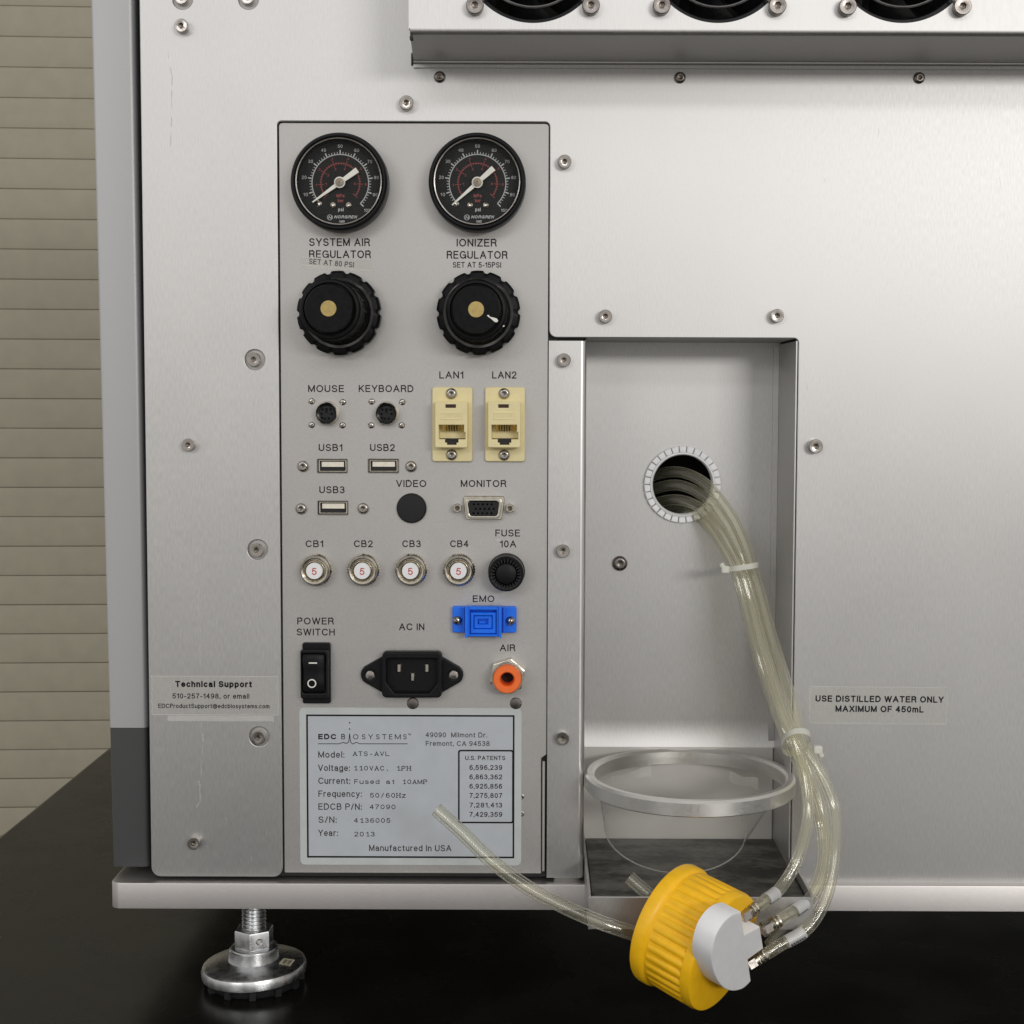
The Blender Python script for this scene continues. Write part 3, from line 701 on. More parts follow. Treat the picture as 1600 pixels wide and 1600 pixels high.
# ---------------------------------------------------------------- screws
def screw_mb(kind):
    mb = MB(); hexr = .42
    hx = [(hexr * math.cos(PI / 3 * k + .3), hexr * math.sin(PI / 3 * k + .3)) for k in range(6)]
    if kind == 'button': prof = [(1.0, 0), (1.0, .14), (.95, .36), (.84, .52), (.68, .63), (.55, .66)]; top = .66
    elif kind == 'cap': prof = [(1.0, 0), (1.0, .92), (.93, 1.0), (.60, 1.0)]; top = 1.0
    elif kind == 'slot': prof = [(1.0, 0), (.97, .2), (.80, .42), (.5, .56), (0, .62)]; top = .6
    else: prof = [(1.0, 0), (.98, .2), (.85, .42), (.5, .55), (0, .58)]; top = .55
    mb.lathe(prof, 28)
    if kind in ('button', 'cap'):
        n = 28; rr = prof[-1][0]
        a = [(rr * math.cos(2 * PI * i / n), rr * math.sin(2 * PI * i / n), top) for i in range(n)]
        # collar to the hexagon
        h = []
        for i in range(n):
            th = 2 * PI * i / n; k = (th - .3) % (PI / 3) - PI / 6
            r = hexr * math.cos(PI / 6) / math.cos(k); h.append((r * math.cos(th), r * math.sin(th), top - .03))
        b = [(x, y, top - .42) for x, y, z in h]; c = (0, 0, top - .56)
        mb.add(a + h, [(i, (i + 1) % n, n + (i + 1) % n, n + i) for i in range(n)])
        mb.add(h + b, [(i, (i + 1) % n, n + (i + 1) % n, n + i) for i in range(n)], 1)
        mb.add(b + [c], [(i, (i + 1) % n, n) for i in range(n)], 1)
    return mb
PROTO = {}
def screw(x, y, rpx, w=0.0, kind='button', parent=None, mat='steel', hgt=1.0, rot=0.0):
    q = Q(x, y, w); r = S(rpx, w); key = (kind, mat)
    if key not in PROTO:
        mb = screw_mb(kind)
        if kind == 'slot':
            mb.box(-1.05, 1.05, -.13, .13, .42, .635, 1)
        if kind == 'cross':
            pass
        o = obj('screw', mb, [mat, 'socket'], parent or inst, (q.x, q.y, w)); PROTO[key] = o
    else:
        p = parent or inst; o = PROTO[key].copy(); link(o, (q.x, q.y, w), p)
    o.scale = (r, r * hgt, r); o.rotation_euler = (0, rot, 0)
    return o
for x, y, r in ((286, 43, 10.5), (636, 163, 11), (882, 254.5, 10.5), (945.5, 495, 10.5), (1212.5, 494, 10.5), (296.5, 695, 10), (305, 1315, 10), (1272.5, 697, 11)):
    screw(x, y, r, 0, 'cap', hgt=1.25, rot=random.random())
for x, y in ((687, 120.5), (1062.5, 121.5), (1436, 122)): screw(x, y, 8.8, 0, 'button', mat='steel_dark', rot=random.random())
for x, y in ((285, -2), (388, -2), (398, 562), (402.5, 859), (405, 1151)): screw(x, y, 11, -.0014, 'cap', hgt=.9, rot=random.random())
for x, y in ((881, 563), (879.5, 860), (878.5, 1152)): screw(x, y, 10.5, 0, 'cap', hgt=1.1, rot=random.random())
screw(968.5, 880, 12, RW, 'button', mat='steel_dark')
for x, y in ((742.5, 11.5), (923, 11.5), (1033, 11.5), (1213, 12), (1322, 13), (1500.5, 13)): screw(x, y, 13.5, FW, 'cap', mat='steel_dark', hgt=1.1, rot=random.random())
# dull screw heads partly under the nameplate
for x, y in ((645, 1099), (806, 1099)): screw(x, y, 9.5, CPW, 'pan', mat='steel_dark', hgt=.4)
for x, y in ((815, 1245), (815, 1272)): screw(x, y, 4.2, CPW, 'pan', mat='steel', hgt=.2)

# ---------------------------------------------------------------- gauges
def gauge(cx, cy, ang, label):
    q = Q(cx, cy, 0.011); c = Vector((q.x, q.y, CPW)); top = 0.0125
    R = S(75.5, .011)
    g = obj('pressure_gauge', MB().lathe([(R * .97, 0), (R, .002), (R, top * .80), (R * .985, top * .93), (R * .955, top), (R * .925, top), (R * .90, top - .0006), (R * .875, top - .0012), (R * .87, .006)], 96), 'blk', inst, c, label)
    obj('lens_rim', MB().lathe([(R * .892, top - .0010), (R * .882, top - .0002), (R * .862, top - .0003), (R * .852, top - .0012)], 96), 'steel_dark', g, c)
    obj('lens', MB().lathe([(R * .866, top - .0013), (R * .6, top - .0009), (0, top - .0007)], 64), 'lens', g, c)
    obj('dial', MB().lathe([(R * .872, .0062), (0, .0062)], 64), 'dial', g, c)
    k = R / 75.5; wt = .0064
    cy0 = -.4
    sc = MB()
    def arc(mb, r0, r1, a0, a1, n=70, z=wt):
        pts = [(r * math.cos(math.radians(a0 + (a1 - a0) * i / n)) * k, r * math.sin(math.radians(a0 + (a1 - a0) * i / n)) * k, z) for r in (r0, r1) for i in range(n + 1)]
        mb.add(pts, [(i, i + 1, n + 2 + i, n + 1 + i) for i in range(n)])
    arc(sc, 43.4, 44.8, 225, -45)
    for i in range(0, 51):
        a = math.radians(225 - 270 * i / 50); ln = 4 if i % 5 else 7; wd = .5 if i % 5 else .85
        if i % 10 and i % 5 == 0: ln, wd = 5, .6
        if i % 5 == 0: ln, wd = (7, .9) if i % 5 == 0 else (4, .5)
        ca, sa = math.cos(a), math.sin(a)
        sc.add([((r * ca - s_ * sa) * k, (r * sa + s_ * ca) * k, wt) for r, s_ in ((44, -wd), (44 + ln, -wd), (44 + ln, wd), (44, wd))], [(0, 1, 2, 3)])
    obj('psi_scale', sc, 'ink_white', g, c)
    tx = MB()
    for i, s_ in enumerate(('10', '20', '30', '40', '50', '60', '70', '80', '90', '100')):
        a = math.radians(225 - 27 * (i + 1)); r = 57 if s_ != '100' else 59; wd = 7.4 if len(s_) == 2 else 10
        text_mb(tx, s_, (r * math.cos(a) - wd / 2) * k, (r * math.cos(a) + wd / 2) * k, (r * math.sin(a) - 2.7) * k, 5.0 * k, w=wt)
    text_mb(tx, 'psi', -3.5 * k, 5 * k, -43.5 * k, 5.6 * k, .008, w=wt)
    text_mb(tx, 'NORGREN', -10 * k, 25 * k, -54.5 * k, 4.6 * k, .02, .35, w=wt)
    text_mb(tx, 'SMB', -2 * k, 6.5 * k, -61 * k, 3.6 * k, .01, w=wt)
    text_mb(tx, 'N', -19 * k, -14 * k, -55.4 * k, 4.5 * k, .02, .2, w=wt)
    for i in range(1):
        n = 24; vs = [(-16.6 * k + r * k * math.cos(2 * PI * j / n), -53 * k + r * k * math.sin(2 * PI * j / n), wt) for r in (3.6, 4.4) for j in range(n)]
        tx.add(vs, [(j, (j + 1) % n, n + (j + 1) % n, n + j) for j in range(n)])
    obj('lettering', tx, 'ink_white', g, c)
    rd = MB(); arc(rd, 29.8, 31, 222, -40)
    for i in range(0, 36):
        a = math.radians(222 - 262 * i / 35); ln = (2.4 if i % 5 else 5.5); ca, sa = math.cos(a), math.sin(a)
        rd.add([((r * ca - s_ * sa) * k, (r * sa + s_ * ca) * k, wt) for r, s_ in ((31 - ln, -.45), (30 + ln, -.45), (30 + ln, .45), (31 - ln, .45))], [(0, 1, 2, 3)])
    for i in range(1, 7):
        a = math.radians(222 - 262 * i * 5 / 35)
        text_mb(rd, '.%d' % i, (39 * math.cos(a) - 2) * k, (39 * math.cos(a) + 2) * k, (39 * math.sin(a) - 2) * k, 4 * k, w=wt)
        text_mb(rd, str(i), (22.5 * math.cos(a) - 1.4) * k, (22.5 * math.cos(a) + 1.4) * k, (22.5 * math.sin(a) - 2) * k, 4 * k, w=wt)
    text_mb(rd, 'MPa', -6 * k, 6.5 * k, -22 * k, 5 * k, .02, w=wt); text_mb(rd, 'bar', -4 * k, 5 * k, -29.5 * k, 5 * k, .02, w=wt)
    obj('bar_scale', rd, 'ink_red', g, c)
    a = math.radians(ang); ca, sa = math.cos(a), math.sin(a)
    nd = [(52.5, .9), (10, 2.9), (0, 3.4), (-9, 3.4), (-33.5, 4.4)]
    o_ = [((r * ca - h * sa) * k, (r * sa + h * ca) * k) for r, h in nd] + [((r * ca + h * sa) * k, (r * sa - h * ca) * k) for r, h in nd[::-1]]
    mb = MB().prism(o_, .0078, .0083); mb.lathe([(8.6 * k, .0079), (8.6 * k, .0089), (0, .0089)], 28)
    obj('needle', mb, 'needle', g, c)
    obj('needle_cap', MB().lathe([(6.6 * k, .0089), (6.4 * k, .0098), (1.2 * k, .0100), (1.0 * k, .0094), (0, .0094)], 24), 'hub', g, c)
    for x, y in ((-11.5, -34), (13, -34), (-33, -32)):
        obj('dial_screw', MB().lathe([(4.6 * k, 0), (4.2 * k, .0007), (2 * k, .0011), (1.6 * k, .0008), (0, .0007)], 16), 'nickel', g, c + Vector((x * k, y * k, .0063)))
gauge(529, 283, 215.5, 'gauge above the system air regulator knob, with reflections in its lens')
gauge(745.3, 283, 221.5, 'gauge above the ionizer regulator knob')

# ---------------------------------------------------------------- regulator knobs
def knob(cx, cy, tilt, mark, label):
    q = Q(cx, cy, 0.004); c = Vector((q.x, q.y, CPW)); k = S(1, .004)
    n = 14 * 8
    def kn(i_, i):
        ph = (i % 8); return 0.945 if ph in (0, 1) else 1.0
    mb = MB().lathe([(62 * k, 0.001), (65 * k, .0025), (65 * k, .0075), (61 * k, .0088), (54 * k, .0092)], n, knurl=lambda a, i: (kn(a, i) if a < 4 else 1))
    tu, tv = tilt
    def sk(p): z = max(p[2] - .008, 0); return (p[0] + tu * z, p[1] + tv * z, p[2])
    mb.xf(sk)
    o = obj('regulator_knob', mb, 'knob', inst, c, label)
    body = MB().lathe([(50 * k, .0085), (49 * k, .0105), (45 * k, .012), (45.5 * k, .0255), (46 * k, .0262), (46 * k, .0285), (43.5 * k, .0295), (40 * k, .0297), (38.8 * k, .0280), (37.3 * k, .0280)], 56).xf(sk)
    obj('knob_body', body, 'knob', o, c)
    capm = MB().lathe([(37.2 * k, .0275), (36.8 * k, .0315), (35 * k, .0325), (0, .0325)], 56).xf(sk)
    obj('knob_cap', capm, 'knob', o, c)
    for j in range(18):
        a = 2 * PI * j / 18
        rb = MB().box(45 * k, 46.6 * k, -1.6 * k, 1.6 * k, .013, .025).xf(lambda p: (p[0] * math.cos(a) - p[1] * math.sin(a), p[0] * math.sin(a) + p[1] * math.cos(a), p[2])).xf(sk)
        obj('grip_rib', rb, 'knob', o, c)
    obj('brass_disc', MB().lathe([(12 * k, .0325), (11.8 * k, .0328), (0, .0328)], 32).xf(sk), 'brass', o, c)
    if mark:
        pts = [(16, -8.5), (17.5, -10.5), (22, -13.5), (27.5, -18.5), (31, -19), (33, -17), (31, -13.5), (26, -12), (21, -11), (18.5, -8)]
        obj('scratch_mark', MB().prism([(x * k, y * k) for x, y in pts], .0325, .0327).xf(sk), 'needle', o, c)
        obj('scratch_mark', MB().prism([(x * k, y * k) for x, y in [(39.5, -24), (41.5, -22.5), (42.5, -24), (40, -25.5)]], .0297, .0298).xf(sk), 'needle', o, c)
knob(530.3, 489.5, (-.045, .02), False, 'regulator knob on the left, without a scratch')
knob(747.8, 489.2, (0, 0), True, 'regulator knob with a white scratch on its cap')

# ---------------------------------------------------------------- panel lettering
W1 = CPW + .00006
lettering(cpan, [('SYSTEM AIR', 483, 578, 384.5, 12), ('REGULATOR', 483, 579.5, 403.3, 12), ('IONIZER', 713.5, 776, 385.3, 12), ('REGULATOR', 698, 793, 404.3, 12),
    ('SET AT 5-15PSI', 707.5, 783, 418.2, 8.6), ('LAN1', 686.5, 724, 591.5, 11.2), ('LAN2', 769, 807, 591.5, 11.2),
    ('MOUSE', 481.5, 537.5, 612.7, 11), ('KEYBOARD', 560.5, 646, 612.7, 11), ('USB1', 498, 535, 704.8, 11), ('USB2', 578.3, 617, 704.8, 11), ('USB3', 499, 538.5, 770.7, 11),
    ('VIDEO', 619, 666, 761, 11), ('MONITOR', 720, 791, 761, 11), ('FUSE', 774, 812.5, 838.3, 11), ('10A', 781, 806.5, 855.3, 11),
    ('CB1', 477.5, 505, 855, 10.8), ('CB2', 553, 582.5, 855, 10.8), ('CB3', 628.5, 657.5, 855, 10.8), ('CB4', 703.3, 732, 855, 10.8),
    ('EMO', 738.7, 772.5, 940.8, 10.6), ('AC IN', 623.5, 663, 984.8, 11), ('AIR', 781, 805, 1017.5, 10.8), ('POWER', 464.5, 521.5, 975.8, 11), ('SWITCH', 463.5, 523, 993, 11)],
    W1, bold=.004)

# ---------------------------------------------------------------- mini din sockets
def minidin(cx, cy, lab):
    wf = .0035; q = Q(cx, cy, wf); c = Vector((q.x, q.y, CPW)); k = S(1, wf)
    o = obj('keyboard_socket' if 'KEY' in lab else 'mouse_socket', MB().lathe([(19.5 * k, 0), (18.5 * k, .0008), (17.3 * k, .0045), (16.2 * k, .0048), (15.4 * k, .0044), (15.2 * k, .003)], 40), 'nickel', inst, c)
    hs = [(0, 4, 2.1, 3.6)] + [(x, y, 1.7, 1.7) for x, y in ((-6.2, 5.8), (6.4, 5.8), (-7.8, -1), (8, -1), (-7, -7.2), (-2.5, -8.5), (3.4, -8.2))]
    f = MB().prism(circ(0, 0, 15.2 * k, 32), .0018, .0034, holes=[rect((x - a) * k, (y - b) * k, (x + a) * k, (y + b) * k) for x, y, a, b in hs])
    obj('socket_insert', f, 'blk_matt', o, c)
    obj('pin_holes', MB().lathe([(15 * k, .0019), (0, .0019)], 24), 'black_gap', o, c)
    obj('insert_ring', MB().lathe([(15.2 * k, .0034), (15.1 * k, .0041), (11.8 * k, .0037), (11.6 * k, .0034)], 32), 'blk_gloss', o, c)
minidin(509.5, 645.7, 'MOUSE'); minidin(603.3, 646, 'KEYBOARD')
for x, y in ((487.2, 627), (535.7, 628.3), (487.2, 664), (535.3, 664.6), (580.9, 627.5), (628.7, 628.3), (580, 664.6), (627.8, 664.6)):
    screw(x, y, 5.0, CPW, 'slot', hgt=.8, rot=random.uniform(-.6, .5))
for x, y in ((473.8, 728.4), (642.5, 728.7), (470.9, 794.6), (567.7, 794.2)): screw(x, y, 9, CPW, 'button', rot=random.random())
# ---- usb
for i, (x0, y0, x1, y1) in enumerate(USB):
    a = Q(x0, y1, CPW); b = Q(x1, y0, CPW); wd, hh = b.x - a.x, b.y - a.y; c = Vector((a.x, a.y, CPW))
    sh2 = MB().prism(rnd(rect(.0004, .0004, wd - .0004, hh - .0003), .0005, 3), -.009, -.0009, holes=[rnd(rect(.0011, .0010, wd - .0011, hh - .0009), .0004, 3)], ch=.0002)
    o = obj('usb_socket', sh2, 'nickel', inst, c)
    obj('tongue', MB().box(.0019, wd - .0019, hh * .44, hh * .80, -.008, -.0016), 'tongue', o, c)
    obj('shell_back', MB().box(.0004, wd - .0004, .0004, hh - .0004, -.0098, -.009), 'steel_dark', o, c)
    for q_ in (.3, .62):
        obj('spring_contact', MB().box(wd * q_ - .0009, wd * q_ + .0009, .0010, .0019, -.006, -.0018), 'nickel', o, c)
    obj('opening_lip', MB().prism(rnd(rect(-.0001, -.0004, wd + .0001, hh + .0001), .0004, 3), .00002, .00014, holes=[rnd(rect(.00012, .0001, wd - .00012, hh - .00005), .0003, 3)]), 'steel', o, c)

# ---------------------------------------------------------------- network jacks
def jack(dx, screws):
    w0 = CPW + .0018
    a = Q(675.5 + dx, 721, w0); b = Q(738 + dx, 605, w0); c = Vector((a.x, a.y, CPW)); wd, hh = b.x - a.x, b.y - a.y
    o = obj('network_jack', MB().prism(rnd(rect(0, 0, wd, hh), .0012, 4), 0, .0020, ch=.0004, rch=2), 'beige', inst, c)
    wb = CPW + .0085
    def L(x, y, w_=wb): q = Q(x + dx, y, w_); return (q.x - c.x, q.y - c.y)
    e = dict()
    p0 = L(680, 699.3); p1 = L(730.8, 627.6)
    opening = [L(685.8, 663.8), L(725, 663.8), L(725, 675.5), L(727.3, 675.5), L(727.3, 686.4), L(716.4, 686.4), L(716.4, 691.5), L(713.5, 691.5), L(713.5, 695), L(698.5, 695), L(698.5, 691.5), L(695.4, 691.5), L(695.4, 686.4), L(685.8, 686.4)]
    slot = [L(696.3, 632), L(712.4, 632), L(712.4, 637.2), L(696.3, 637.2)]
    obj('jack_body', MB().prism(rnd([p0, (p1[0], p0[1]), p1, (p0[0], p1[1])], .0008, 4), .0018, .0098, holes=[opening, slot], ch=.0004, rch=2), 'beige', o, c)
    obj('indicator_slot', MB().box(slot[0][0] - .0002, slot[1][0] + .0002, slot[2][1] - .0002, slot[0][1] + .0002, .0086, .0090), 'dkred', o, c)
    f0, f1 = L(689, 655.2, wb), L(722, 645, wb)
    obj('label_frame', MB().prism(rect(*f0, *f1), .0097, .01005, holes=[rect(f0[0] + .0003, f0[1] + .0003, f1[0] - .0003, f1[1] - .0003)]), 'beige', o, c)
    tb = MB(); text_mb(tb, 'LEVITON', f0[0] + .0012, f1[0] - .0012, f0[1] + .0008, .0014, w=.00982); tb2 = tb
    obj('lettering', tb, plain_emboss, o, c)
    q0, q1 = L(686, 686.3), L(727, 664)
    obj('cavity', MB().box(q0[0], q1[0], q0[1] - .0030, q0[1] + .0003, .0019, .0023, 1).box(q0[0], q1[0], q0[1] + .0003, q1[1], .0019, .0023, 0), ['beige', 'black_gap'], o, c)
    l0, l1 = L(695, 695), L(717, 686.6)
    obj('latch_notch', MB().box(l0[0], l1[0], l0[1], l1[1], .0023, .0075), 'black_gap', o, c)
    for i in range(8):
        x = 693.5 + i * 4.0; r0 = L(x - 1.1, 674); r1 = L(x + 1.1, 663.6)
        obj('contact', MB().add([(r0[0], r1[1], .0090), (r1[0], r1[1], .0090), (r1[0], r0[1], .0050), (r0[0], r0[1], .0050), (r0[0], r1[1], .0084), (r1[0], r1[1], .0084), (r1[0], r0[1], .0045), (r0[0], r0[1], .0045)], [(0, 1, 2, 3), (4, 7, 6, 5), (0, 4, 5, 1), (1, 5, 6, 2), (2, 6, 7, 3), (3, 7, 4, 0)]), 'gold', o, c)
    for x, y in screws: screw(x, y, 8.8, CPW + .002, 'button', parent=inst, rot=random.random())
plain_emboss = 'beige_dk'
M['beige_dk'] = plain('beige_emboss', (0.68, 0.58, 0.32), 0.5)
jack(0, ((705.4, 615), (705.9, 710.5))); jack(82.4, ((787.8, 615), (787.8, 710.9)))

# ---------------------------------------------------------------- blank plug, vga, breakers, fuse
q = Q(642.9, 794.2, CPW + .001)
obj('blanking_plug', MB().lathe([(S(23.6), 0), (S(23.2), .0012), (S(21), .0018), (0, .0022)], 48), 'blk_matt', inst, (q.x, q.y, CPW))
def vga():
    wv = CPW + .0045; q = Q(755.6, 794.5, wv); c = Vector((q.x, q.y, CPW)); k = S(1, wv)
    def trap(wt, wb, h, r): return rnd([(-wb * k, -h * k), (wb * k, -h * k), (wt * k, h * k), (-wt * k, h * k)], r * k, 5)
    o = obj('monitor_socket', MB().prism(trap(33.5, 28.5, 18.8, 4), 0, .0008, ch=.0003), 'nickel', inst, c)
    obj('socket_shell', MB().prism(trap(29.5, 25.5, 15.5, 6), .0007, .0055, holes=[trap(25, 21.6, 11.4, 5)], ch=.0004, rch=2), 'nickel', o, c)
    pins = []
    for r_, (y, x0) in enumerate(((7.2, -16), (-.6, -13), (-8, -16.5))):
        for i in range(5): pins.append(circ((x0 * .95 + i * 7.0) * k, y * .93 * k, 1.75 * k, 8))
    obj('socket_insert', MB().prism(trap(24.2, 20.8, 10.6, 4), .0009, .0049, holes=pins), 'blk_matt', o, c)
    obj('pin_holes', MB().box(-22 * k, 22 * k, -11 * k, 11 * k, .0009, .0020), 'black_gap', o, c)
    for x, y in ((714.6, 794), (796.9, 794.5)):
        p = Q(x, y, CPW + .004); hx = circ(0, 0, 7.6 * k, 6, .5)
        obj('standoff', MB().prism(hx, 0, .0042, holes=[circ(0, 0, 3.6 * k, 16)], ch=.0003), 'nickel', o, (p.x, p.y, CPW))
        obj('standoff_bore', MB().lathe([(3.6 * k, 0), (0, 0)], 12), 'socket', o, (p.x, p.y, CPW + .0015))
vga()
brk = None
for i, x in enumerate((491, 565.8, 641, 716.3)):
    wv = .006; q = Q(x, 892.3, wv); c = Vector((q.x, q.y, CPW)); k = S(1, wv)
    if brk is None:
        kk = lambda a, j: (1.03 if j % 2 else .97) if a < 2 else 1
        brk = obj('circuit_breaker', MB().lathe([(25.5 * k, 0), (25.5 * k, .0024), (23.5 * k, .0030)], 72, knurl=kk), 'nickel', inst, c)
        obj('collar', MB().lathe([(23 * k, .0028), (22.6 * k, .0062), (20.6 * k, .0070), (18 * k, .0066), (17.4 * k, .0056), (16 * k, .0060), (15 * k, .0066), (14.2 * k, .0056), (14.2 * k, .0020)], 48), 'nickel', brk, c)
        obj('push_button', MB().lathe([(13.1 * k, .003), (13.1 * k, .0074), (12.4 * k, .0078), (0, .0079)], 32), 'white_pl', brk, c)
        t5 = MB(); text_mb(t5, '5', -3.4 * k, 4.0 * k, -5.8 * k, 11 * k, .0, w=0); obj('lettering', t5, 'red_num', brk, c + Vector((0, 0, .00798)))
    else: dup(brk, c, inst).rotation_euler = (0, (.09, -.07, .05)[i - 1], 0)
def fuse():
    wv = .010; q = Q(790.8, 897, wv); c = Vector((q.x, q.y, CPW)); k = S(1, wv)
    o = obj('fuse_holder', MB().lathe([(29.5 * k, 0), (29.5 * k, .0022), (28 * k, .0028)], 48), 'blk_gloss', inst, c)
    n = 96
    obj('fuse_cap', MB().lathe([(28.2 * k, .0026), (28.5 * k, .009), (27.6 * k, .0108), (25 * k, .0118), (21.5 * k, .0114), (17.5 * k, .0096), (16 * k, .0108), (13 * k, .0112), (0, .0115)], n,
        knurl=lambda a, j: (1.03 if (j // 2) % 2 else .94) if a in (4, 5) else 1), 'blk', o, c, sharp=20)
    for j in range(26):
        a = 2 * PI * j / 26
        rb = MB().box(17.8 * k, 24.2 * k, -.9 * k, .9 * k, .0100, .0117).xf(lambda p: (p[0] * math.cos(a) - p[1] * math.sin(a), p[0] * math.sin(a) + p[1] * math.cos(a), p[2]))
        obj('grip_rib', rb, 'blk_matt', o, c)
fuse()

# ---------------------------------------------------------------- blue connector
def emo():
    wv = CPW + .004; q = Q(756.8, 969, wv); c = Vector((q.x, q.y, CPW)); k = S(1, wv)
    R = lambda a, b, x, y: rect(a * k, b * k, x * k, y * k)
    o = obj('emergency_off_connector', MB().prism(rnd(R(-50.5, -20.5, 50.5, 21), 3 * k, 3), 0, .0030, ch=.0004, rch=2), 'blue', inst, c)
    b1 = MB().prism(R(-29.5, -24.5, 27, 23), .0029, .0075, holes=[R(-22.5, -21, 19.5, 17.5)], ch=.0004)
    obj('connector_body', b1, 'blue', o, c)
    obj('inner_block', MB().prism(R(-21.5, -20, 18.5, 13.5), .0030, .0068, holes=[R(-16.5, -13, 13, 8.5)], ch=.0004), 'blue', o, c)
    obj('inner_block', MB().prism(R(-16, -12.5, 12.5, 7.5), .0030, .0056, holes=[R(-10, -6, 6, 2.5)], ch=.0003), 'blue', o, c)
    obj('inner_block', MB().prism(R(-9, -5.5, 1, -1), .0030, .0050, ch=.0003), 'blue', o, c)
    for s_ in (-1, 1):
        obj('side_rib', MB().box((-29.8 if s_ < 0 else 23.5) * k, (-25.2 if s_ < 0 else 27.4) * k, -25.5 * k, 24 * k, .0070, .0088), 'blue', o, c)
        obj('side_rib', MB().box((-34 if s_ < 0 else 30) * k, (-31.5 if s_ < 0 else 32.5) * k, -20 * k, 20.5 * k, .0028, .0048), 'blue', o, c)
    obj('cable_tail', sweep(MB(), [(2 * k, -22 * k, .002), (6 * k, -25.5 * k, .0025), (11 * k, -22 * k, .002)], 1.6 * k, 8), 'blk', o, c)
    screw(714.7, 969, 7.2, CPW + .0032, 'slot', hgt=1.7, rot=.9); screw(797.8, 969.7, 7.2, CPW + .0032, 'slot', hgt=1.7, rot=1.9)
emo()
# ---------------------------------------------------------------- power switch
def switch():
    wv = CPW + .0045; c0 = Q(492, 1053.5, CPW + .002); c = Vector((c0.x, c0.y, CPW)); k = S(1, wv)
    def L(x, y, w_=wv): p = Q(x, y, w_); return (p.x - c.x, p.y - c.y)
    o = obj('power_switch', MB().prism(rnd(rect(*L(471.5, 1101), *L(514.8, 1006)), .0010, 4), 0, .0022, ch=.0005, rch=2), 'blk', inst, c)
    a, b = L(470, 1091.5), L(513, 1015); r0, r1 = L(473, 1082.5), L(508.8, 1021)
    obj('switch_frame', MB().prism(rnd(rect(*a, *b), .0012, 4), .0021, .0056, holes=[rnd(rect(*r0, *r1), .0009, 3)], ch=.0006, rch=2), 'blk', o, c)
    # rocker: pressed at the bottom, raised at the top edge
    x0, x1 = r0[0] + .0003, r1[0] - .0003; y0, y1 = r0[1] + .0003, r1[1] - .0003
    prof = [(y0, .0050), (y0 + .0016, .0064), ((y0 + y1) / 2 - .002, .0058), ((y0 + y1) / 2 + .002, .0058), (y1 - .0018, .0072), (y1, .0062)]
    n = len(prof); mb = MB(); e = .0006
    for j in range(n - 1):
        mb.add([(x0 + e, prof[j][0], prof[j][1]), (x1 - e, prof[j][0], prof[j][1]), (x1 - e, prof[j + 1][0], prof[j + 1][1]), (x0 + e, prof[j + 1][0], prof[j + 1][1])], [(0, 1, 2, 3)])
        for xa, xb in ((x0, x0 + e), (x1, x1 - e)):
            mb.add([(xa, prof[j][0], prof[j][1] - e), (xb, prof[j][0], prof[j][1]), (xb, prof[j + 1][0], prof[j + 1][1]), (xa, prof[j + 1][0], prof[j + 1][1] - e)], [(0, 1, 2, 3)])
            mb.add([(xa, prof[j][0], prof[j][1] - e), (xa, prof[j][0], 0), (xa, prof[j + 1][0], 0), (xa, prof[j + 1][0], prof[j + 1][1] - e)], [(0, 1, 2, 3)])
    obj('rocker', mb, 'blk', o, c, sharp=50)
    p = L(490.3, 1034.3); u = MB().box(p[0] - 6.5 * k, p[0] + 6.5 * k, p[1] - 1 * k, p[1] + 1 * k, .0072, .00735)
    obj('on_mark', u, 'needle', o, c)
    p = L(488.4, 1066.5); nn = 32; m = MB().lathe([(5.2 * k, .0066), (5.2 * k, .0068), (7 * k, .0068), (7 * k, .0066)], nn, p[0], p[1])
    obj('off_mark', m, 'needle', o, c)
switch()
# ---------------------------------------------------------------- mains inlet
def inlet():
    wf = CPW + .003; q = Q(643.5, 1054.7, wf); c = Vector((q.x, q.y, CPW)); k = S(1, wf)
    P = lambda x, y: (x * k, y * k)
    fl = []
    for sx in (1, -1):
        cx = 65.5 * sx
        for t in range(-7, 8):
            a = (0 if sx > 0 else PI) + t / 7 * math.radians(58); fl.append(P(cx + 15.5 * math.cos(a), 15.5 * math.sin(a)))
        y = 34 * sx
        fl += [P(44 * sx, 32 * sx), P(-44 * sx, 32 * sx)] if False else [P(36 * sx, 35 * sx), P(-36 * sx, 35 * sx)]
    o = obj('mains_inlet', MB().prism(fl, 0, .0026, ch=.0005, rch=2), 'blk', inst, c)
    wv = CPW + .0062; kb = S(1, wv)
    def L(x, y): p = Q(x, y, wv); return (p.x - c.x, p.y - c.y)
    body = rnd([L(597, 1090), L(690.5, 1090), L(690.5, 1018.3), L(597, 1018.3)], .0022, 5)
    op = ccw([L(603.6, 1029), L(684, 1029), L(684, 1066), L(671, 1083), L(617, 1083), L(603.6, 1066)])
    obj('inlet_body', MB().prism(body, .0025, .0072, holes=[rnd(op, .0010, 3)], ch=.0007, rch=3), 'blk', o, c)
    obj('cavity', MB().prism(offset(op, .0001), -.0095, .0030, holes=[offset(op, .0006)], back=False).prism(op, -.011, -.0095), 'blk_gloss', o, c)
    for x, y in ((622.5, 1042), (644, 1056), (666.5, 1042)):
        p = L(x, y)
        obj('blade_pin', MB().prism(rnd(rect(p[0] - .0010, p[1] - .0032, p[0] + .0010, p[1] + .0010), .0003, 2), -.0095, .0035, ch=.0004), 'nickel', o, c)
    for x, y in ((578.4, 1055), (708.8, 1054.6)):
        s_ = Q(x, y, CPW + .0027); obj('screw_seat', MB().lathe([(9.8 * k, .0001), (9.6 * k, .0003), (7 * k, .0002)], 24), 'blk_gloss', o, (s_.x, s_.y, CPW + .0027))
        screw(x, y, 7.8, CPW + .0028, 'pan', hgt=.6)
inlet()
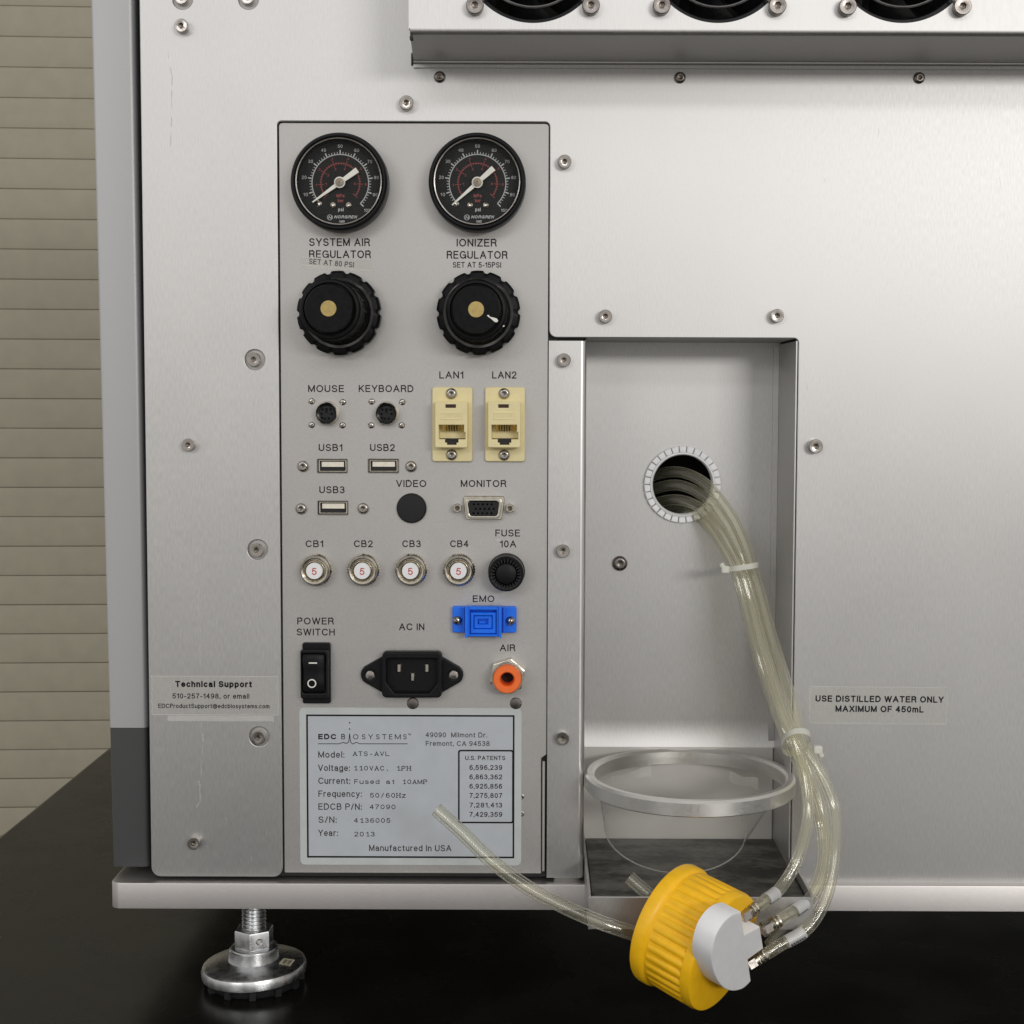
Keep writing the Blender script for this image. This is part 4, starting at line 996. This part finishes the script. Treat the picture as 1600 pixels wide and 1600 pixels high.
# ---------------------------------------------------------------- air fitting
def air():
    wf = CPW + .010; q = Q(792.5, 1061.5, wf); c = Vector((q.x, q.y, CPW)); k = S(1, wf)
    hx = circ(0, 1.0 * k, 30 * k, 6, .32)
    o = obj('air_fitting', MB().prism(rnd(hx, .0006, 2), 0, .0048, holes=[circ(0, 0, 22 * k, 40)], ch=.0007, rch=2), 'nickel', inst, c)
    obj('collar', MB().lathe([(25.5 * k, .0045), (25.2 * k, .0078), (24.5 * k, .0082), (23.2 * k, .0082)], 48), 'nickel', o, c)
    obj('release_collar', MB().lathe([(22.6 * k, .006), (22.8 * k, .0098), (22 * k, .0108), (20.5 * k, .0112), (13 * k, .0112), (11.3 * k, .0107), (10.6 * k, .0098), (10.4 * k, .0085), (10.2 * k, .0011)], 48), 'orange', o, c)
    obj('bore', MB().lathe([(10.4 * k, .0012), (0, .0012)], 24), 'black_gap', o, c)
air()

# ---------------------------------------------------------------- nameplate
def rr(x0, y0, x1, y1, w_, r=0, c=(0, 0)):
    a = Q(x0, y1, w_); b = Q(x1, y0, w_); p = rect(a.x - c[0], a.y - c[1], b.x - c[0], b.y - c[1])
    return rnd(p, r, 5) if r else p
nq = Q(469.5, 1350.7, CPW); nc = Vector((nq.x, nq.y, CPW))
namep = obj('nameplate', MB().prism(rr(469.5, 1106.7, 815, 1350.7, CPW, .0022, nc), 0, .00016), 'plate_edge', inst, nc)
obj('plate_field', MB().prism(rr(480.5, 1117.7, 803.5, 1339.2, CPW, 0, nc), .0001, .0002), 'plate', namep, nc)
W2 = CPW + .00024
obj('border_line', MB().prism(rr(480, 1117.3, 804, 1339.7, CPW, 0, nc), .0001, .00026, holes=[rr(482.6, 1119.9, 801.4, 1337.1, CPW, 0, nc)]), 'ink', namep, nc)
obj('patent_frame', MB().prism(rr(715.8, 1171.6, 802.8, 1286, CPW, .0011, nc), .0001, .00030, holes=[rr(718.2, 1174, 800.4, 1283.6, CPW, .0007, nc)]), 'ink', namep, nc)
lettering(namep, [('EDC', 497.3, 525.5, 1155.2, 8.6, .03), ('B', 533.3, 539.3, 1155.2, 8.6, 0)], W2, 'ink')
lettering(namep, [(ch_, x, x + wd_, 1155.2, 8.2) for ch_, x, wd_ in (('O', 551.5, 8.5), ('S', 565.5, 5.6), ('Y', 575.5, 7.2), ('S', 587.5, 5.6), ('T', 597, 7), ('E', 608, 5.2), ('M', 617, 9.2), ('S', 630, 5.4))], W2, 'ink', bold=-.003)
lettering(namep, [('TM', 637.5, 642, 1149, 3)], W2, 'ink')
lettering(namep, [('Model:', 497.3, 538, 1184, 10.4), ('Voltage:', 497, 546.7, 1204.8, 10.4), ('Current:', 497.3, 547.3, 1225, 10.4), ('Frequency:', 497.5, 565.3, 1245.3, 10.4),
    ('EDCB P/N:', 497.5, 565.3, 1265.4, 10.4), ('S/N:', 497.5, 526, 1285.7, 10.4), ('Year:', 497.3, 528, 1306.3, 10.4), ('Manufactured in USA', 576.7, 705.3, 1330, 10.2)], W2, 'ink_grey', bold=.002)
lettering(namep, [('49090  Milmont Dr.', 665, 761, 1152.2, 8.0), ('Fremont, CA 94538', 665.3, 765, 1165.6, 8.0)], W2, 'ink_grey', bold=.002)
lettering(namep, [('ATS-AVL', 550.5, 608.5, 1181.2, 7.3), ('110VAC, 1PH', 551, 642, 1204, 7.6), ('Fused at 10AMP', 552.5, 667.5, 1225, 7.4), ('50/60Hz', 577, 634, 1246.4, 7.6),
    ('47090', 576.5, 618, 1264.4, 7.6), ('4136005', 552, 610, 1285.6, 7.6), ('2013', 552.5, 585.5, 1307, 7.6)], W2, 'ink', mono=True)
lettering(namep, [('U.S. PATENTS', 727, 789.5, 1187.6, 6.8)] + [(s_, 733.5, 784.7, y, 7.9) for s_, y in (('6,596,239', 1203), ('6,863,362', 1217.7), ('6,925,856', 1232.3), ('7,275,807', 1246.8), ('7,281,413', 1261.8), ('7,429,359', 1276.3))], W2, 'ink', bold=.006)
lg = MB()
def P2(x, y): p = Q(x, y, CPW); return (p.x - nc.x, p.y - nc.y, .00025)
pts = [(497, 1162), (530, 1162), (537, 1159.6), (541, 1161.8), (545, 1159), (546.4, 1146), (547.8, 1159), (551, 1162.5), (557, 1159.5), (562, 1162), (637, 1162)]
for i in range(len(pts) - 1):
    (x0, y0), (x1, y1) = pts[i], pts[i + 1]; dx, dy = x1 - x0, y1 - y0; L_ = math.hypot(dx, dy); nx, ny = -dy / L_ * .55, dx / L_ * .55
    lg.add([P2(x0 + nx, y0 + ny), P2(x1 + nx, y1 + ny), P2(x1 - nx, y1 - ny), P2(x0 - nx, y0 - ny)], [(0, 1, 2, 3)])
for y in (1129, 1139): lg.add([P2(546.4 + a, y + b) for a, b in ((-1, -1), (1, -1), (1, 1), (-1, 1))], [(0, 1, 2, 3)])
obj('logo_line', lg, 'ink', namep, nc)

# ---------------------------------------------------------------- tape labels
def tape(x0, y0, x1, y1, w_, name, label, rot=0.0, jag=True):
    a = Q(x0, y1, w_); b = Q(x1, y0, w_); wd, hh = b.x - a.x, b.y - a.y; out = []
    n = 9
    for k in range(n + 1): out.append((0 + (.0003 if k % 2 and jag else 0), hh * (1 - k / n)))
    for k in range(n + 1): out.append((wd - (.0003 if k % 2 and jag else 0), hh * k / n))
    o = obj(name, MB().prism(out, 0.00002, .00008), 'tape', inst, (a.x, a.y, w_), label)
    obj('tape_edge', MB().prism(out, .00009, .00012, holes=[offset(ccw(out), .00035)]), 'tape_edge', o, (a.x, a.y, w_))
    if rot: o.rotation_euler = (0, rot, 0)
    return o
t1 = tape(237, 1056.5, 435.5, 1117, 0, 'tape_label', 'clear tape label with the technical support address')
lettering(t1, [('Technical Support', 273.8, 393.7, 1073.8, 10, .028), ], .0001, 'ink')
lettering(t1, [('510-257-1498, or email', 269.4, 389.6, 1091.6, 8.2), ('EDCProductSupport@edcbiosystems.com', 247.3, 421, 1106.6, 7)], .0001, 'ink', bold=.004)
a = Q(262, 1126.5); b = Q(428, 1118.5)
obj('tape_residue', MB().prism(rect(0, 0, b.x - a.x, b.y - a.y), .00002, .00006), 'tape_edge', inst, (a.x, a.y, 0))
t2 = tape(1263, 1073, 1481, 1130, 0, 'tape_label', 'clear tape label asking for distilled water only', rot=.006)
lettering(t2, [('USE DISTILLED WATER ONLY', 1274, 1474.3, 1096.6, 10.2, .018), ('MAXIMUM OF 450mL', 1305.3, 1443, 1112.2, 10.2, .018)], .0001, 'ink')
t3 = tape(467, 401.5, 583, 420, CPW, 'tape_label', 'small strip of clear tape under the system air regulator lettering', rot=.035, jag=False)
q0, q1 = Q(482.3, 411.6, W1), Q(552.5, 415.4, W1)
mb = MB(); text_mb(mb, 'SET AT 80 PSI', 0, (q1 - q0).length, 0, S(8.3), bold=.0, rot=-.045)
obj('lettering', mb, 'ink_grey', t3, (q0.x, q0.y, CPW + .0001))
e0, e1 = Q(467, 416, CPW), Q(583, 420.5, CPW)
obj('tape_edge', MB().add([(0, 0, .00009), (e1.x - e0.x, e1.y - e0.y, .00009), (e1.x - e0.x, e1.y - e0.y + .0008, .00009), (0, .0009, .00009)], [(0, 1, 2, 3)]), 'tape_edge', t3, (e0.x, e0.y, CPW))
# scratches and marks
def scratch(pts, wpx, mat, par=None, w_=0.00004, jit=.5):
    mb = MB(); path = []
    for i in range(len(pts) - 1):
        (x0, y0), (x1, y1) = pts[i], pts[i + 1]; n = max(2, int(math.hypot(x1 - x0, y1 - y0) / 7))
        for k in range(n): path.append((x0 + (x1 - x0) * k / n + random.uniform(-jit, jit), y0 + (y1 - y0) * k / n))
    path.append(pts[-1]); c = Q(*path[0], w_)
    for i in range(len(path) - 1):
        if random.random() < .34: continue
        h0, h1 = wpx * random.uniform(.2, .6), wpx * random.uniform(.2, .6)
        (x0, y0), (x1, y1) = path[i], path[i + 1]
        vs = [Q(x0 - h0, y0, w_) - c, Q(x0 + h0, y0, w_) - c, Q(x1 + h1, y1, w_) - c, Q(x1 - h1, y1, w_) - c]
        mb.add(vs, [(0, 1, 2, 3)])
    obj('scratch', mb, mat, par or cover, c)
scratch([(307, 885), (309, 935), (312, 975), (314, 1003)], 1.6, 'scratch')
scratch([(313, 1016), (313, 1045)], 1.8, 'scratch')
scratch([(316, 1130), (317, 1180), (312, 1220), (313, 1252), (307, 1262)], 2.2, 'scratch', jit=1.2)
scratch([(262, 84), (269, 120), (268, 190), (266, 243)], 1.2, 'scratch_dk', jit=.4)
scratch([(230, 268), (232, 268.8)], 2.2, 'scratch_dk')
scratch([(767, 845), (774, 846), (780, 842)], 7, 'tape_edge', cpan, W1 + .00003, 2)
scratch([(771, 852), (776, 848)], 5, 'tape_edge', cpan, W1 + .00003, 1.5)
scratch([(372, 915), (376, 928)], 1.0, 'scratch'); scratch([(466, 770), (478, 781), (484, 789)], .8, 'scratch', cpan, W1)
for _ in range(26):
    x, y = random.uniform(240, 425), random.uniform(500, 1340); scratch([(x, y), (x + random.uniform(-3, 3), y + random.uniform(4, 22))], .7, 'scratch')
for _ in range(22):
    x, y = random.uniform(1260, 1590), random.uniform(150, 1380); scratch([(x, y), (x + random.uniform(-3, 3), y + random.uniform(4, 18))], .6, random.choice(('scratch', 'scratch_dk')))

# ---------------------------------------------------------------- levelling foot
def foot():
    wf = -0.006
    q = Q(397.5, 1506, wf); c = Vector((q.x, H_DESK, wf)); k = S(1, wf)
    f = obj('levelling_foot', MB().lathe([(27 * k, .012), (30 * k, .0105), (31 * k, .0100), (36 * k, .0150), (38 * k, .0145), (40 * k, .0096), (50 * k, .0088), (76 * k, .0078), (80.5 * k, .0071), (83 * k, .0052), (82.5 * k, .0026), (80 * k, .0018), (60 * k, .0018)][3:], 72).xf(lambda p: (p[0], p[2], -p[1])), 'zinc', inst, c)
    til = .045
    def tl(p): return (p[0], p[1] + p[0] * til * .6, p[2])
    f.data.transform(Matrix.Translation((0, 0, .0022)) @ Matrix.Rotation(-.03, 4, 'Y'))
    obj('foot_collar', MB().lathe([(37 * k, .0120), (38 * k, .0158), (36.5 * k, .0176), (33 * k, .0180), (0, .0180)], 56).xf(lambda p: (p[0], p[2], -p[1])), 'zinc', f, c)
    rb = MB().lathe([(0, .0001), (70 * k, .0001), (72 * k, .001), (72 * k, .004)], 48)
    rb.xf(lambda p: (p[0], p[2], -p[1])); obj('rubber_pad', rb, 'blk_matt', f, c)
    for j in range(12):
        a = 2 * PI * (j + .3) / 12
        b_ = MB().box(68 * k, 79 * k, -5 * k, 5 * k, .0002, .0040).xf(lambda p: (p[0] * math.cos(a) - p[1] * math.sin(a), p[2], -(p[0] * math.sin(a) + p[1] * math.cos(a))))
        obj('rubber_lug', b_, 'blk_matt', f, c)
    nr = 31.5 * k
    nut = MB().prism(circ(0, 0, nr, 6, math.radians(88)), 0.0181, .0268, ch=.0008, rch=2).xf(lambda p: (p[0], p[2], -p[1]))
    obj('hex_nut', nut, 'zinc', f, c)
    # punched mark on a nut face
    a = math.radians(-92 + 30 + 30 - 5)
    nm = Vector((math.cos(math.radians(-62)), 0, math.sin(math.radians(62)))) 
    mk = MB().lathe([(5.4 * k, 0), (4.6 * k, .0004), (3.4 * k, .0002), (3 * k, 0)], 20)
    ang = math.radians(30 - 2)
    mk.xf(lambda p: (p[0] * math.cos(ang) + p[2] * math.sin(ang) + nr * .872 * math.sin(ang), p[1] + .0222, p[2] * math.cos(ang) - p[0] * math.sin(ang) + nr * .872 * math.cos(ang)))
    obj('punch_mark', mk, 'steel', f, c)
    # threaded rod
    top = bb - H_DESK; n = 28; vs = []; fs = []; pit = .00185; y = .026
    m = int((top - y) / pit * 8) + 2
    for i in range(m):
        for j in range(n):
            ph = (i / 8 + j / n) % 1; r = (19.3 - 3.4 * (abs(ph - .5) * 2) ** 1.2) * k
            a = 2 * PI * j / n; vs.append((r * math.cos(a), min(y + i * pit / 8, top), -r * math.sin(a)))
    for i in range(m - 1):
        for j in range(n): fs.append((i * n + j, i * n + (j + 1) % n, (i + 1) * n + (j + 1) % n, (i + 1) * n + j))
    obj('threaded_rod', MB().add(vs, fs), 'zinc', f, c, sharp=60)
    # sticker lying on the disc
    ws = []
    r_w = lambda r: .0088 + (.0078 - .0088) * (r / k - 50) / 26
    st = MB(); P_ = []
    for u, z in ((43, 24), (62, 28), (66, 4), (47, 2)):
        r = math.hypot(u, z) * k; P_.append((u * k, r_w(r) + .0022 + u * k * .03 + .0003, z * k))
    st.add(P_, [(0, 1, 2, 3)]); obj('foot_sticker', st, 'sticker', f, c)
    tx = MB()
    p0 = Vector(P_[0]); ex = (Vector(P_[1]) - p0); ey = (Vector(P_[3]) - p0); nz = Vector((0, .0001, 0))
    for a_, b_ in ((.22, .5), (.6, .85)):
        for s_ in range(5):
            t0 = .15 + s_ * .14; tx.add([p0 + ex * a_ + ey * t0 + nz, p0 + ex * b_ + ey * t0 + nz, p0 + ex * b_ + ey * (t0 + .08) + nz, p0 + ex * a_ + ey * (t0 + .08) + nz], [(0, 1, 2, 3)])
    obj('sticker_print', tx, 'ink_grey', f, c)
M['sticker'] = plain('yellowed_sticker', (0.50, 0.45, 0.33), 0.5)
foot()

# ================================================================ clear cup in the tray
cc = Q(1054, 1292, 0.0)
cup_t = thing('plastic_cup', 'clear thin plastic cup standing in the tray below the aluminium ring', 'cup', cc)
tc, ts = math.cos(math.radians(21)), math.sin(math.radians(21))
def low(r, t): return Vector((r * math.cos(t), -r * math.sin(t) * ts, r * math.sin(t) * tc))
vs = []; n = 72; top_off = RC - cc
for j in range(6):
    f_ = (j / 5)
    for i in range(n):
        t = 2 * PI * i / n; a = low(S(112), t); b = Vector((S(146) * math.cos(t), -.004, S(146) * math.sin(t))) + top_off
        e_ = f_ ** .8; vs.append(a.lerp(b, e_) + Vector((0, 0, 0)))
cw_ = MB().add(vs, [(j * n + i, j * n + (i + 1) % n, (j + 1) * n + (i + 1) % n, (j + 1) * n + i) for j in range(5) for i in range(n)])
obj('cup_wall', cw_, 'cup', cup_t, cc)
obj('cup_rim', sweep(MB(), [low(S(112), PI * (-.08 + 1.2 * k / 60)) for k in range(61)], .00035, 6, False), 'cup_rim', cup_t, cc)
obj('cup_base', MB().add([low(S(112), 2 * PI * k / 48) for k in range(48)] + [Vector((0, -.002, 0))], [(k, (k + 1) % 48, 48) for k in range(48)]), 'cup', cup_t, cc)
# curled strips of tape inside the ring
for x0, y0, x1, y1, w_ in ((955, 1228, 1018, 1214, -.012), (1140, 1220, 1185, 1236, -.008)):
    a = Q(x0, y0, w_); pts = []
    mb = MB(); nst = 8; vs = []
    for i in range(nst + 1):
        t = i / nst; p = Q(x0 + (x1 - x0) * t, y0 + (y1 - y0) * t + 3 * math.sin(t * 6), w_)
        vs += [p - a, p - a + Vector((.0005 * math.sin(t * 9), .0050 + .0006 * math.sin(t * 7), .002 * math.sin(t * 5)))]
    mb.add(vs, [(2 * i, 2 * i + 1, 2 * i + 3, 2 * i + 2) for i in range(nst)])
    obj('tape_strip', mb, 'cup_rim', cup_t, a)

# ================================================================ bottle cap
AX = Vector((.755, -.22, .60)).normalized()
CB = Q(1042, 1441, .050)                       # centre of the cap's open rear end
capt = thing('bottle_cap', 'yellow ribbed screw cap with white insert hanging from the tubes in front of the desk', 'bottle cap', CB)
E1 = Vector((AX.z, 0, -AX.x)).normalized(); E2 = AX.cross(E1); E2 = E2 if E2.y > 0 else -E2
E1 = E2.cross(AX)
def capx(p): return CB + E1 * p[0] + E2 * p[1] + AX * p[2]
def cobj(name, mb, mat, parent=capt, **k):
    mb.xf(capx); return absolute(name, mb, mat, parent, CB, **k)
RB = S(99.5, .05); LC = .0305; ZS = LC / .0262
shell_p = [(RB * .90, -.0002), (RB * .99, 0), (RB, .0008), (RB, .0046), (RB * .985, .0056), (RB * .945, .0064), (RB * .93, .0212 * ZS), (RB * .966, .0220 * ZS), (RB * .967, .0240 * ZS), (RB * .945, LC - .0005), (RB * .90, LC), (RB * .55, LC - .0002), (0, LC - .0002)]
cobj('cap_shell', MB().lathe(shell_p, 96), 'yellow')
cobj('cap_liner', MB().lathe([(RB * .90, -.0002), (RB * .88, .018), (0, .018)], 48), 'yellow')
NR = 36
shell = [o for o in capt.children if o.name.startswith('cap_shell')][0]
for j in range(NR):
    a = 2 * PI * j / NR; hw = RB * .93 * PI / NR * .80
    pr = [(.0064, .0), (.0084, .0009), (.0150 * ZS, .0011), (.0218 * ZS, .00112), (.0222 * ZS, .0009)]
    mb = MB(); r0 = RB * .930; vs = []
    for z, h in pr:
        for s_, hh in ((-1, 0), (-.55, .85), (.55, .85), (1, 0)):
            r = r0 + h * hh; t = a + s_ * hw / r0; vs.append((r * math.cos(t), r * math.sin(t), z))
    mb.add(vs, [(i * 4 + q_, i * 4 + q_ + 1, (i + 1) * 4 + q_ + 1, (i + 1) * 4 + q_) for i in range(4) for q_ in range(3)])
    cobj('grip_rib', mb, 'yellow', shell, sharp=80)
# moulded lettering on the cap's face
gl_ = MB()
for i_, c_ in enumerate('GL45'):
    m_ = MB(); text_mb(m_, c_, -.0013, .0013, RB * .70, .0030)
    a_ = math.radians(-34 - i_ * 9); m_.xf(lambda p: (p[0] * math.cos(a_) - p[1] * math.sin(a_), p[0] * math.sin(a_) + p[1] * math.cos(a_), LC + .00012)); gl_.add(m_.v, m_.f)
cobj('moulded_lettering', gl_, 'yellow_lt', shell)
# white insert; its outline measured on its own front plane
zf = LC + .0085
def onface(px, py, z):
    d = ray(px, py); d = Vector((d.x, d.z, -d.y)); o = Vector((CAM.x, CAM.z, -CAM.y))
    p0 = CB + AX * z; t = (p0 - o).dot(AX) / d.dot(AX); p = o + d * t - CB
    return (p.dot(E1), p.dot(E2))
fc = onface(1150.5, 1484.5, zf); RI = .0182
low_ = [onface(x, y, zf) for x, y in ((1146, 1549.5), (1157, 1546.5), (1166, 1540.5), (1173, 1533))]
right = [(1161, 1427.5), (1163.5, 1461), (1187.5, 1448), (1193, 1482), (1169, 1499.5), (1173.5, 1534)]
pl = [onface(x, y, zf) for x, y in right]
a0 = math.atan2(pl[0][1] - fc[1], pl[0][0] - fc[0]); a1 = math.atan2(low_[0][1] - fc[1], low_[0][0] - fc[0]) + 2 * PI
arc_ = [(fc[0] + RI * math.cos(a0 + (a1 - a0) * i / 40), fc[1] + RI * math.sin(a0 + (a1 - a0) * i / 40)) for i in range(41)]
outl = arc_ + pl[::-1][0:]
rim_px = [(1158, 1425), (1145, 1429), (1132.5, 1439), (1120.5, 1457), (1113.5, 1479), (1111.8, 1497), (1115, 1517), (1122.5, 1534), (1132.5, 1544.5), (1145, 1548.5), (1158.5, 1546), (1167, 1540), (1173.5, 1533)]
rim_ = [onface(x, y, zf) for x, y in rim_px]
outl = [(p.x, p.y) for p in spline([(a, b, 0) for a, b in rim_], 4)] + [pl[4], pl[3], pl[2], pl[1]]
ins = cobj('white_insert', MB().prism(outl, LC - .001, zf, ch=.0005, rch=2), 'white_pl')

# dip tubes and fittings, paths measured at their depth
def path(pts): return spline([Q(x, y, w_ * MMT) for x, y, w_ in pts], 14)
RT = .0027
def tube(name, pts, parent, r=RT, label=None):
    p = path(pts); c = p[0].copy(); mb = MB(); sweep(mb, [x - c for x in p], r, 28, True, 0, r * .62)
    return obj(name, mb, 'tube', parent, c, label, sharp=60), p
tube('dip_tube', [(1050, 1478, 52), (1018, 1470, 56), (985, 1457, 59), (935, 1440, 60), (880, 1416, 57), (822, 1385, 52), (768, 1345, 47), (722, 1301, 42), (682, 1265, 38)], capt, .0032, 'long clear tube ending in front of the nameplate')
tube('dip_tube', [(1050, 1425, 48), (1022, 1404, 46), (1000, 1386, 44), (983, 1371, 42)], capt, .0030, 'short cut end of clear tube behind the cap')

# ================================================================ tubing from the recess
tub = thing('tubing_bundle', 'bundle of clear yellowed tubes hanging from the round hole, tied twice', 'tubing', Q(1066, 757, RW))
paths = []
TP = [
 [(960, 800, -90), (990, 762, -74), (1025, 742, -63), (1065, 738, -53), (1105, 758, -43), (1140, 802, -33), (1162, 846, -26), (1175, 886, -20), (1188, 930, -14), (1203, 985, -6), (1220, 1040, 1), (1238, 1100, 9), (1253, 1158, 17), (1280, 1205, 24), (1303, 1262, 30), (1305, 1325, 38), (1298, 1378, 44), (1283, 1420, 49), (1258, 1454, 53), (1217, 1478, 57), (1182, 1500, 59.5)],
 [(955, 806, -90), (986, 782, -74), (1020, 765, -63), (1060, 758, -54), (1100, 776, -45), (1132, 814, -36), (1152, 852, -29), (1165, 888, -25), (1179, 935, -20), (1193, 990, -12), (1210, 1050, -4), (1227, 1105, 4), (1246, 1160, 11), (1272, 1225, 16), (1288, 1280, 22), (1293, 1330, 30), (1284, 1375, 40), (1262, 1408, 47), (1232, 1430, 56), (1204, 1446, 61)],
 [(965, 822, -90), (992, 802, -72), (1025, 786, -62), (1060, 781, -53), (1095, 794, -43), (1120, 822, -33), (1141, 856, -24), (1158, 890, -16), (1174, 945, -10), (1188, 1000, -2), (1206, 1060, 6), (1223, 1112, 14), (1243, 1162, 21), (1258, 1215, 26), (1263, 1275, 32), (1248, 1338, 40), (1220, 1387, 46), (1193, 1409, 56), (1169, 1426, 62)],
 [(980, 838, -90), (1003, 816, -72), (1032, 800, -64), (1062, 797, -56), (1092, 808, -45), (1116, 834, -37), (1134, 862, -30), (1149, 892, -24), (1164, 945, -18), (1178, 1000, -8), (1195, 1058, -1), (1213, 1110, 6), (1233, 1160, 12), (1262, 1225, 12), (1282, 1290, 14), (1284, 1350, 22), (1266, 1400, 34), (1235, 1440, 44), (1215, 1462, 50), (1202, 1478, 53)],
]
for i, pts in enumerate(TP):
    o, p = tube('tube', pts, tub); paths.append(p)
# barbed fittings and sleeves
def fitting(p, parent, name='tube_fitting'):
    e = p[-1]; d = (p[-1] - p[-10]).normalized(); c = e
    up = Vector((0, 1, 0)); a = (up - d * up.dot(d)).normalized(); b = d.cross(a)
    def fx(q_): return c + a * q_[0] + b * q_[1] + d * q_[2]
    m = MB().prism(circ(0, 0, .0034, 6, .3), .0008, .0048, ch=.0004).prism(circ(0, 0, .0034, 6, .3), -.0008, -.0007).xf(fx)
    o = absolute(name, m, 'steel', parent, c)
    absolute('barb', MB().lathe([(.0021, .001), (.0021, -.0015), (.0030, -.0016), (.0031, -.0022), (.0021, -.0034), (.0030, -.0035), (.0031, -.0041), (.0020, -.006), (.0012, -.009), (0, -.009)], 24).xf(fx), 'nickel', o, c)
    absolute('stem', MB().lathe([(.0022, .004), (.0022, .0050), (0, .0050)], 20).xf(fx), 'nickel', o, c)
    return d
for p in (paths[0], paths[1], paths[2]): fitting(p, capt)
def sleeve(p, s0, s1):
    # arc-length positions measured back from the fitting
    acc = 0; seg = []
    for i in range(len(p) - 1, 0, -1):
        if s0 <= acc <= s1: seg.append(p[i])
        acc += (p[i] - p[i - 1]).length
    c = seg[0].copy(); mb = MB(); sweep(mb, [x - c for x in seg], RT + .00022, 24, False)
    o = obj('film_sleeve', mb, 'sleeve', tub, c)
    d = (seg[-1] - seg[0]).normalized(); L_ = (seg[-1] - seg[0]).length
    # print runs along the sleeve near its lower right side
    fwd = (Vector((CAM.x, CAM.z, -CAM.y)) - c).normalized(); side = d.cross(fwd).normalized()
    ph = math.radians(42); rr_ = RT + .0007
    nrm = fwd * math.cos(ph) + side * math.sin(ph); tan = (-fwd * math.sin(ph) + side * math.cos(ph))
    tb = MB(); x = L_ * .08
    while x < L_ * .9:
        l = random.uniform(.0006, .0013)
        tb.add([c * 0 + d * x + nrm * rr_ + tan * -.0006, d * (x + l * .55) + nrm * rr_ + tan * -.0006, d * (x + l * .7) + nrm * rr_ + tan * .0006, d * x + nrm * rr_ + tan * .0006], [(0, 1, 2, 3)]); x += l
    mid = (seg[0] + seg[-1]) / 2; sag = (seg[len(seg) // 2] - mid)
    tb.xf(lambda q_: q_ + sag * .7)
    obj('sleeve_print', tb, 'ink_grey', o, c)
sleeve(paths[2], .0118, .0205); sleeve(paths[1], .0140, .0225); sleeve(paths[0], .0150, .0250)
# nylon ties
def tie(i_pts, tilt, name_lab, tail):
    c = sum(i_pts, Vector()) / len(i_pts)
    ex = (i_pts[0] - i_pts[-1]); ex.z *= 1
    du = max(abs((p - c).x) for p in i_pts) + RT + .0006; dw = max(abs((p - c).z) for p in i_pts) + RT + .0006
    ring = []
    for k in range(49):
        t_ = 2 * PI * k / 48; x = du * math.copysign(abs(math.cos(t_)) ** .85, math.cos(t_)); z = dw * math.copysign(abs(math.sin(t_)) ** .85, math.sin(t_))
        ring.append(Vector((x, tilt[0] * x + tilt[1] * z, z)))
    mb = MB(); n = len(ring); hh = .0013; th_ = .0006; vs = []
    for p in ring:
        o_ = Vector((p.x, 0, p.z)).normalized()
        for s_, q_ in ((-hh, 0), (hh, 0), (hh, th_), (-hh, th_)): vs.append(p + o_ * q_ + Vector((0, s_, 0)))
    mb.add(vs, [(i * 4 + j, i * 4 + (j + 1) % 4, (i + 1) * 4 + (j + 1) % 4, (i + 1) * 4 + j) for i in range(n - 1) for j in range(4)])
    o = obj('cable_tie', mb, 'zip', tub, c, name_lab)
    hb = MB().prism(rnd(rect(-.0020, -.0018, .0020, .0018), .0007, 3), -.0015, .0015, ch=.0005, back=True)
    hp = c + Vector(tail[0]); obj('tie_head', hb, 'zip', o, hp)
    pts = [Vector(p) for p in tail[1]]
    obj('tie_tail', sweep(MB(), spline(pts, 6), .0013, 8), 'zip', o, hp)
def nearest(p, x, y):
    best = None
    for a in p:
        # compare in the plane of the picture
        t = ray(x, y)
        q_ = Q(x, y, a.z); dd = (q_ - a).length
        if best is None or dd < best[0]: best = (dd, a)
    return best[1]
tie([nearest(paths[i], x, y) for i, x, y in ((0, 1174, 881), (1, 1164, 885), (2, 1157, 887), (3, 1148, 889))], (.16, 0.1), 'upper cable tie, with a bent tail at its left', ((-.0090, -.001, .004), [(0, 0, 0), (-.0012, .0014, 0), (-.0022, .0030, 0)]))
tie([nearest(paths[i], x, y) for i, x, y in ((0, 1253, 1158), (1, 1246, 1160), (2, 1243, 1161), (3, 1234, 1161))], (.0, .85), 'lower cable tie, arched over the tubes', ((.0098, -.0030, .002), [(0, 0, 0), (.001, -.0015, 0), (.0018, -.0032, 0)]))
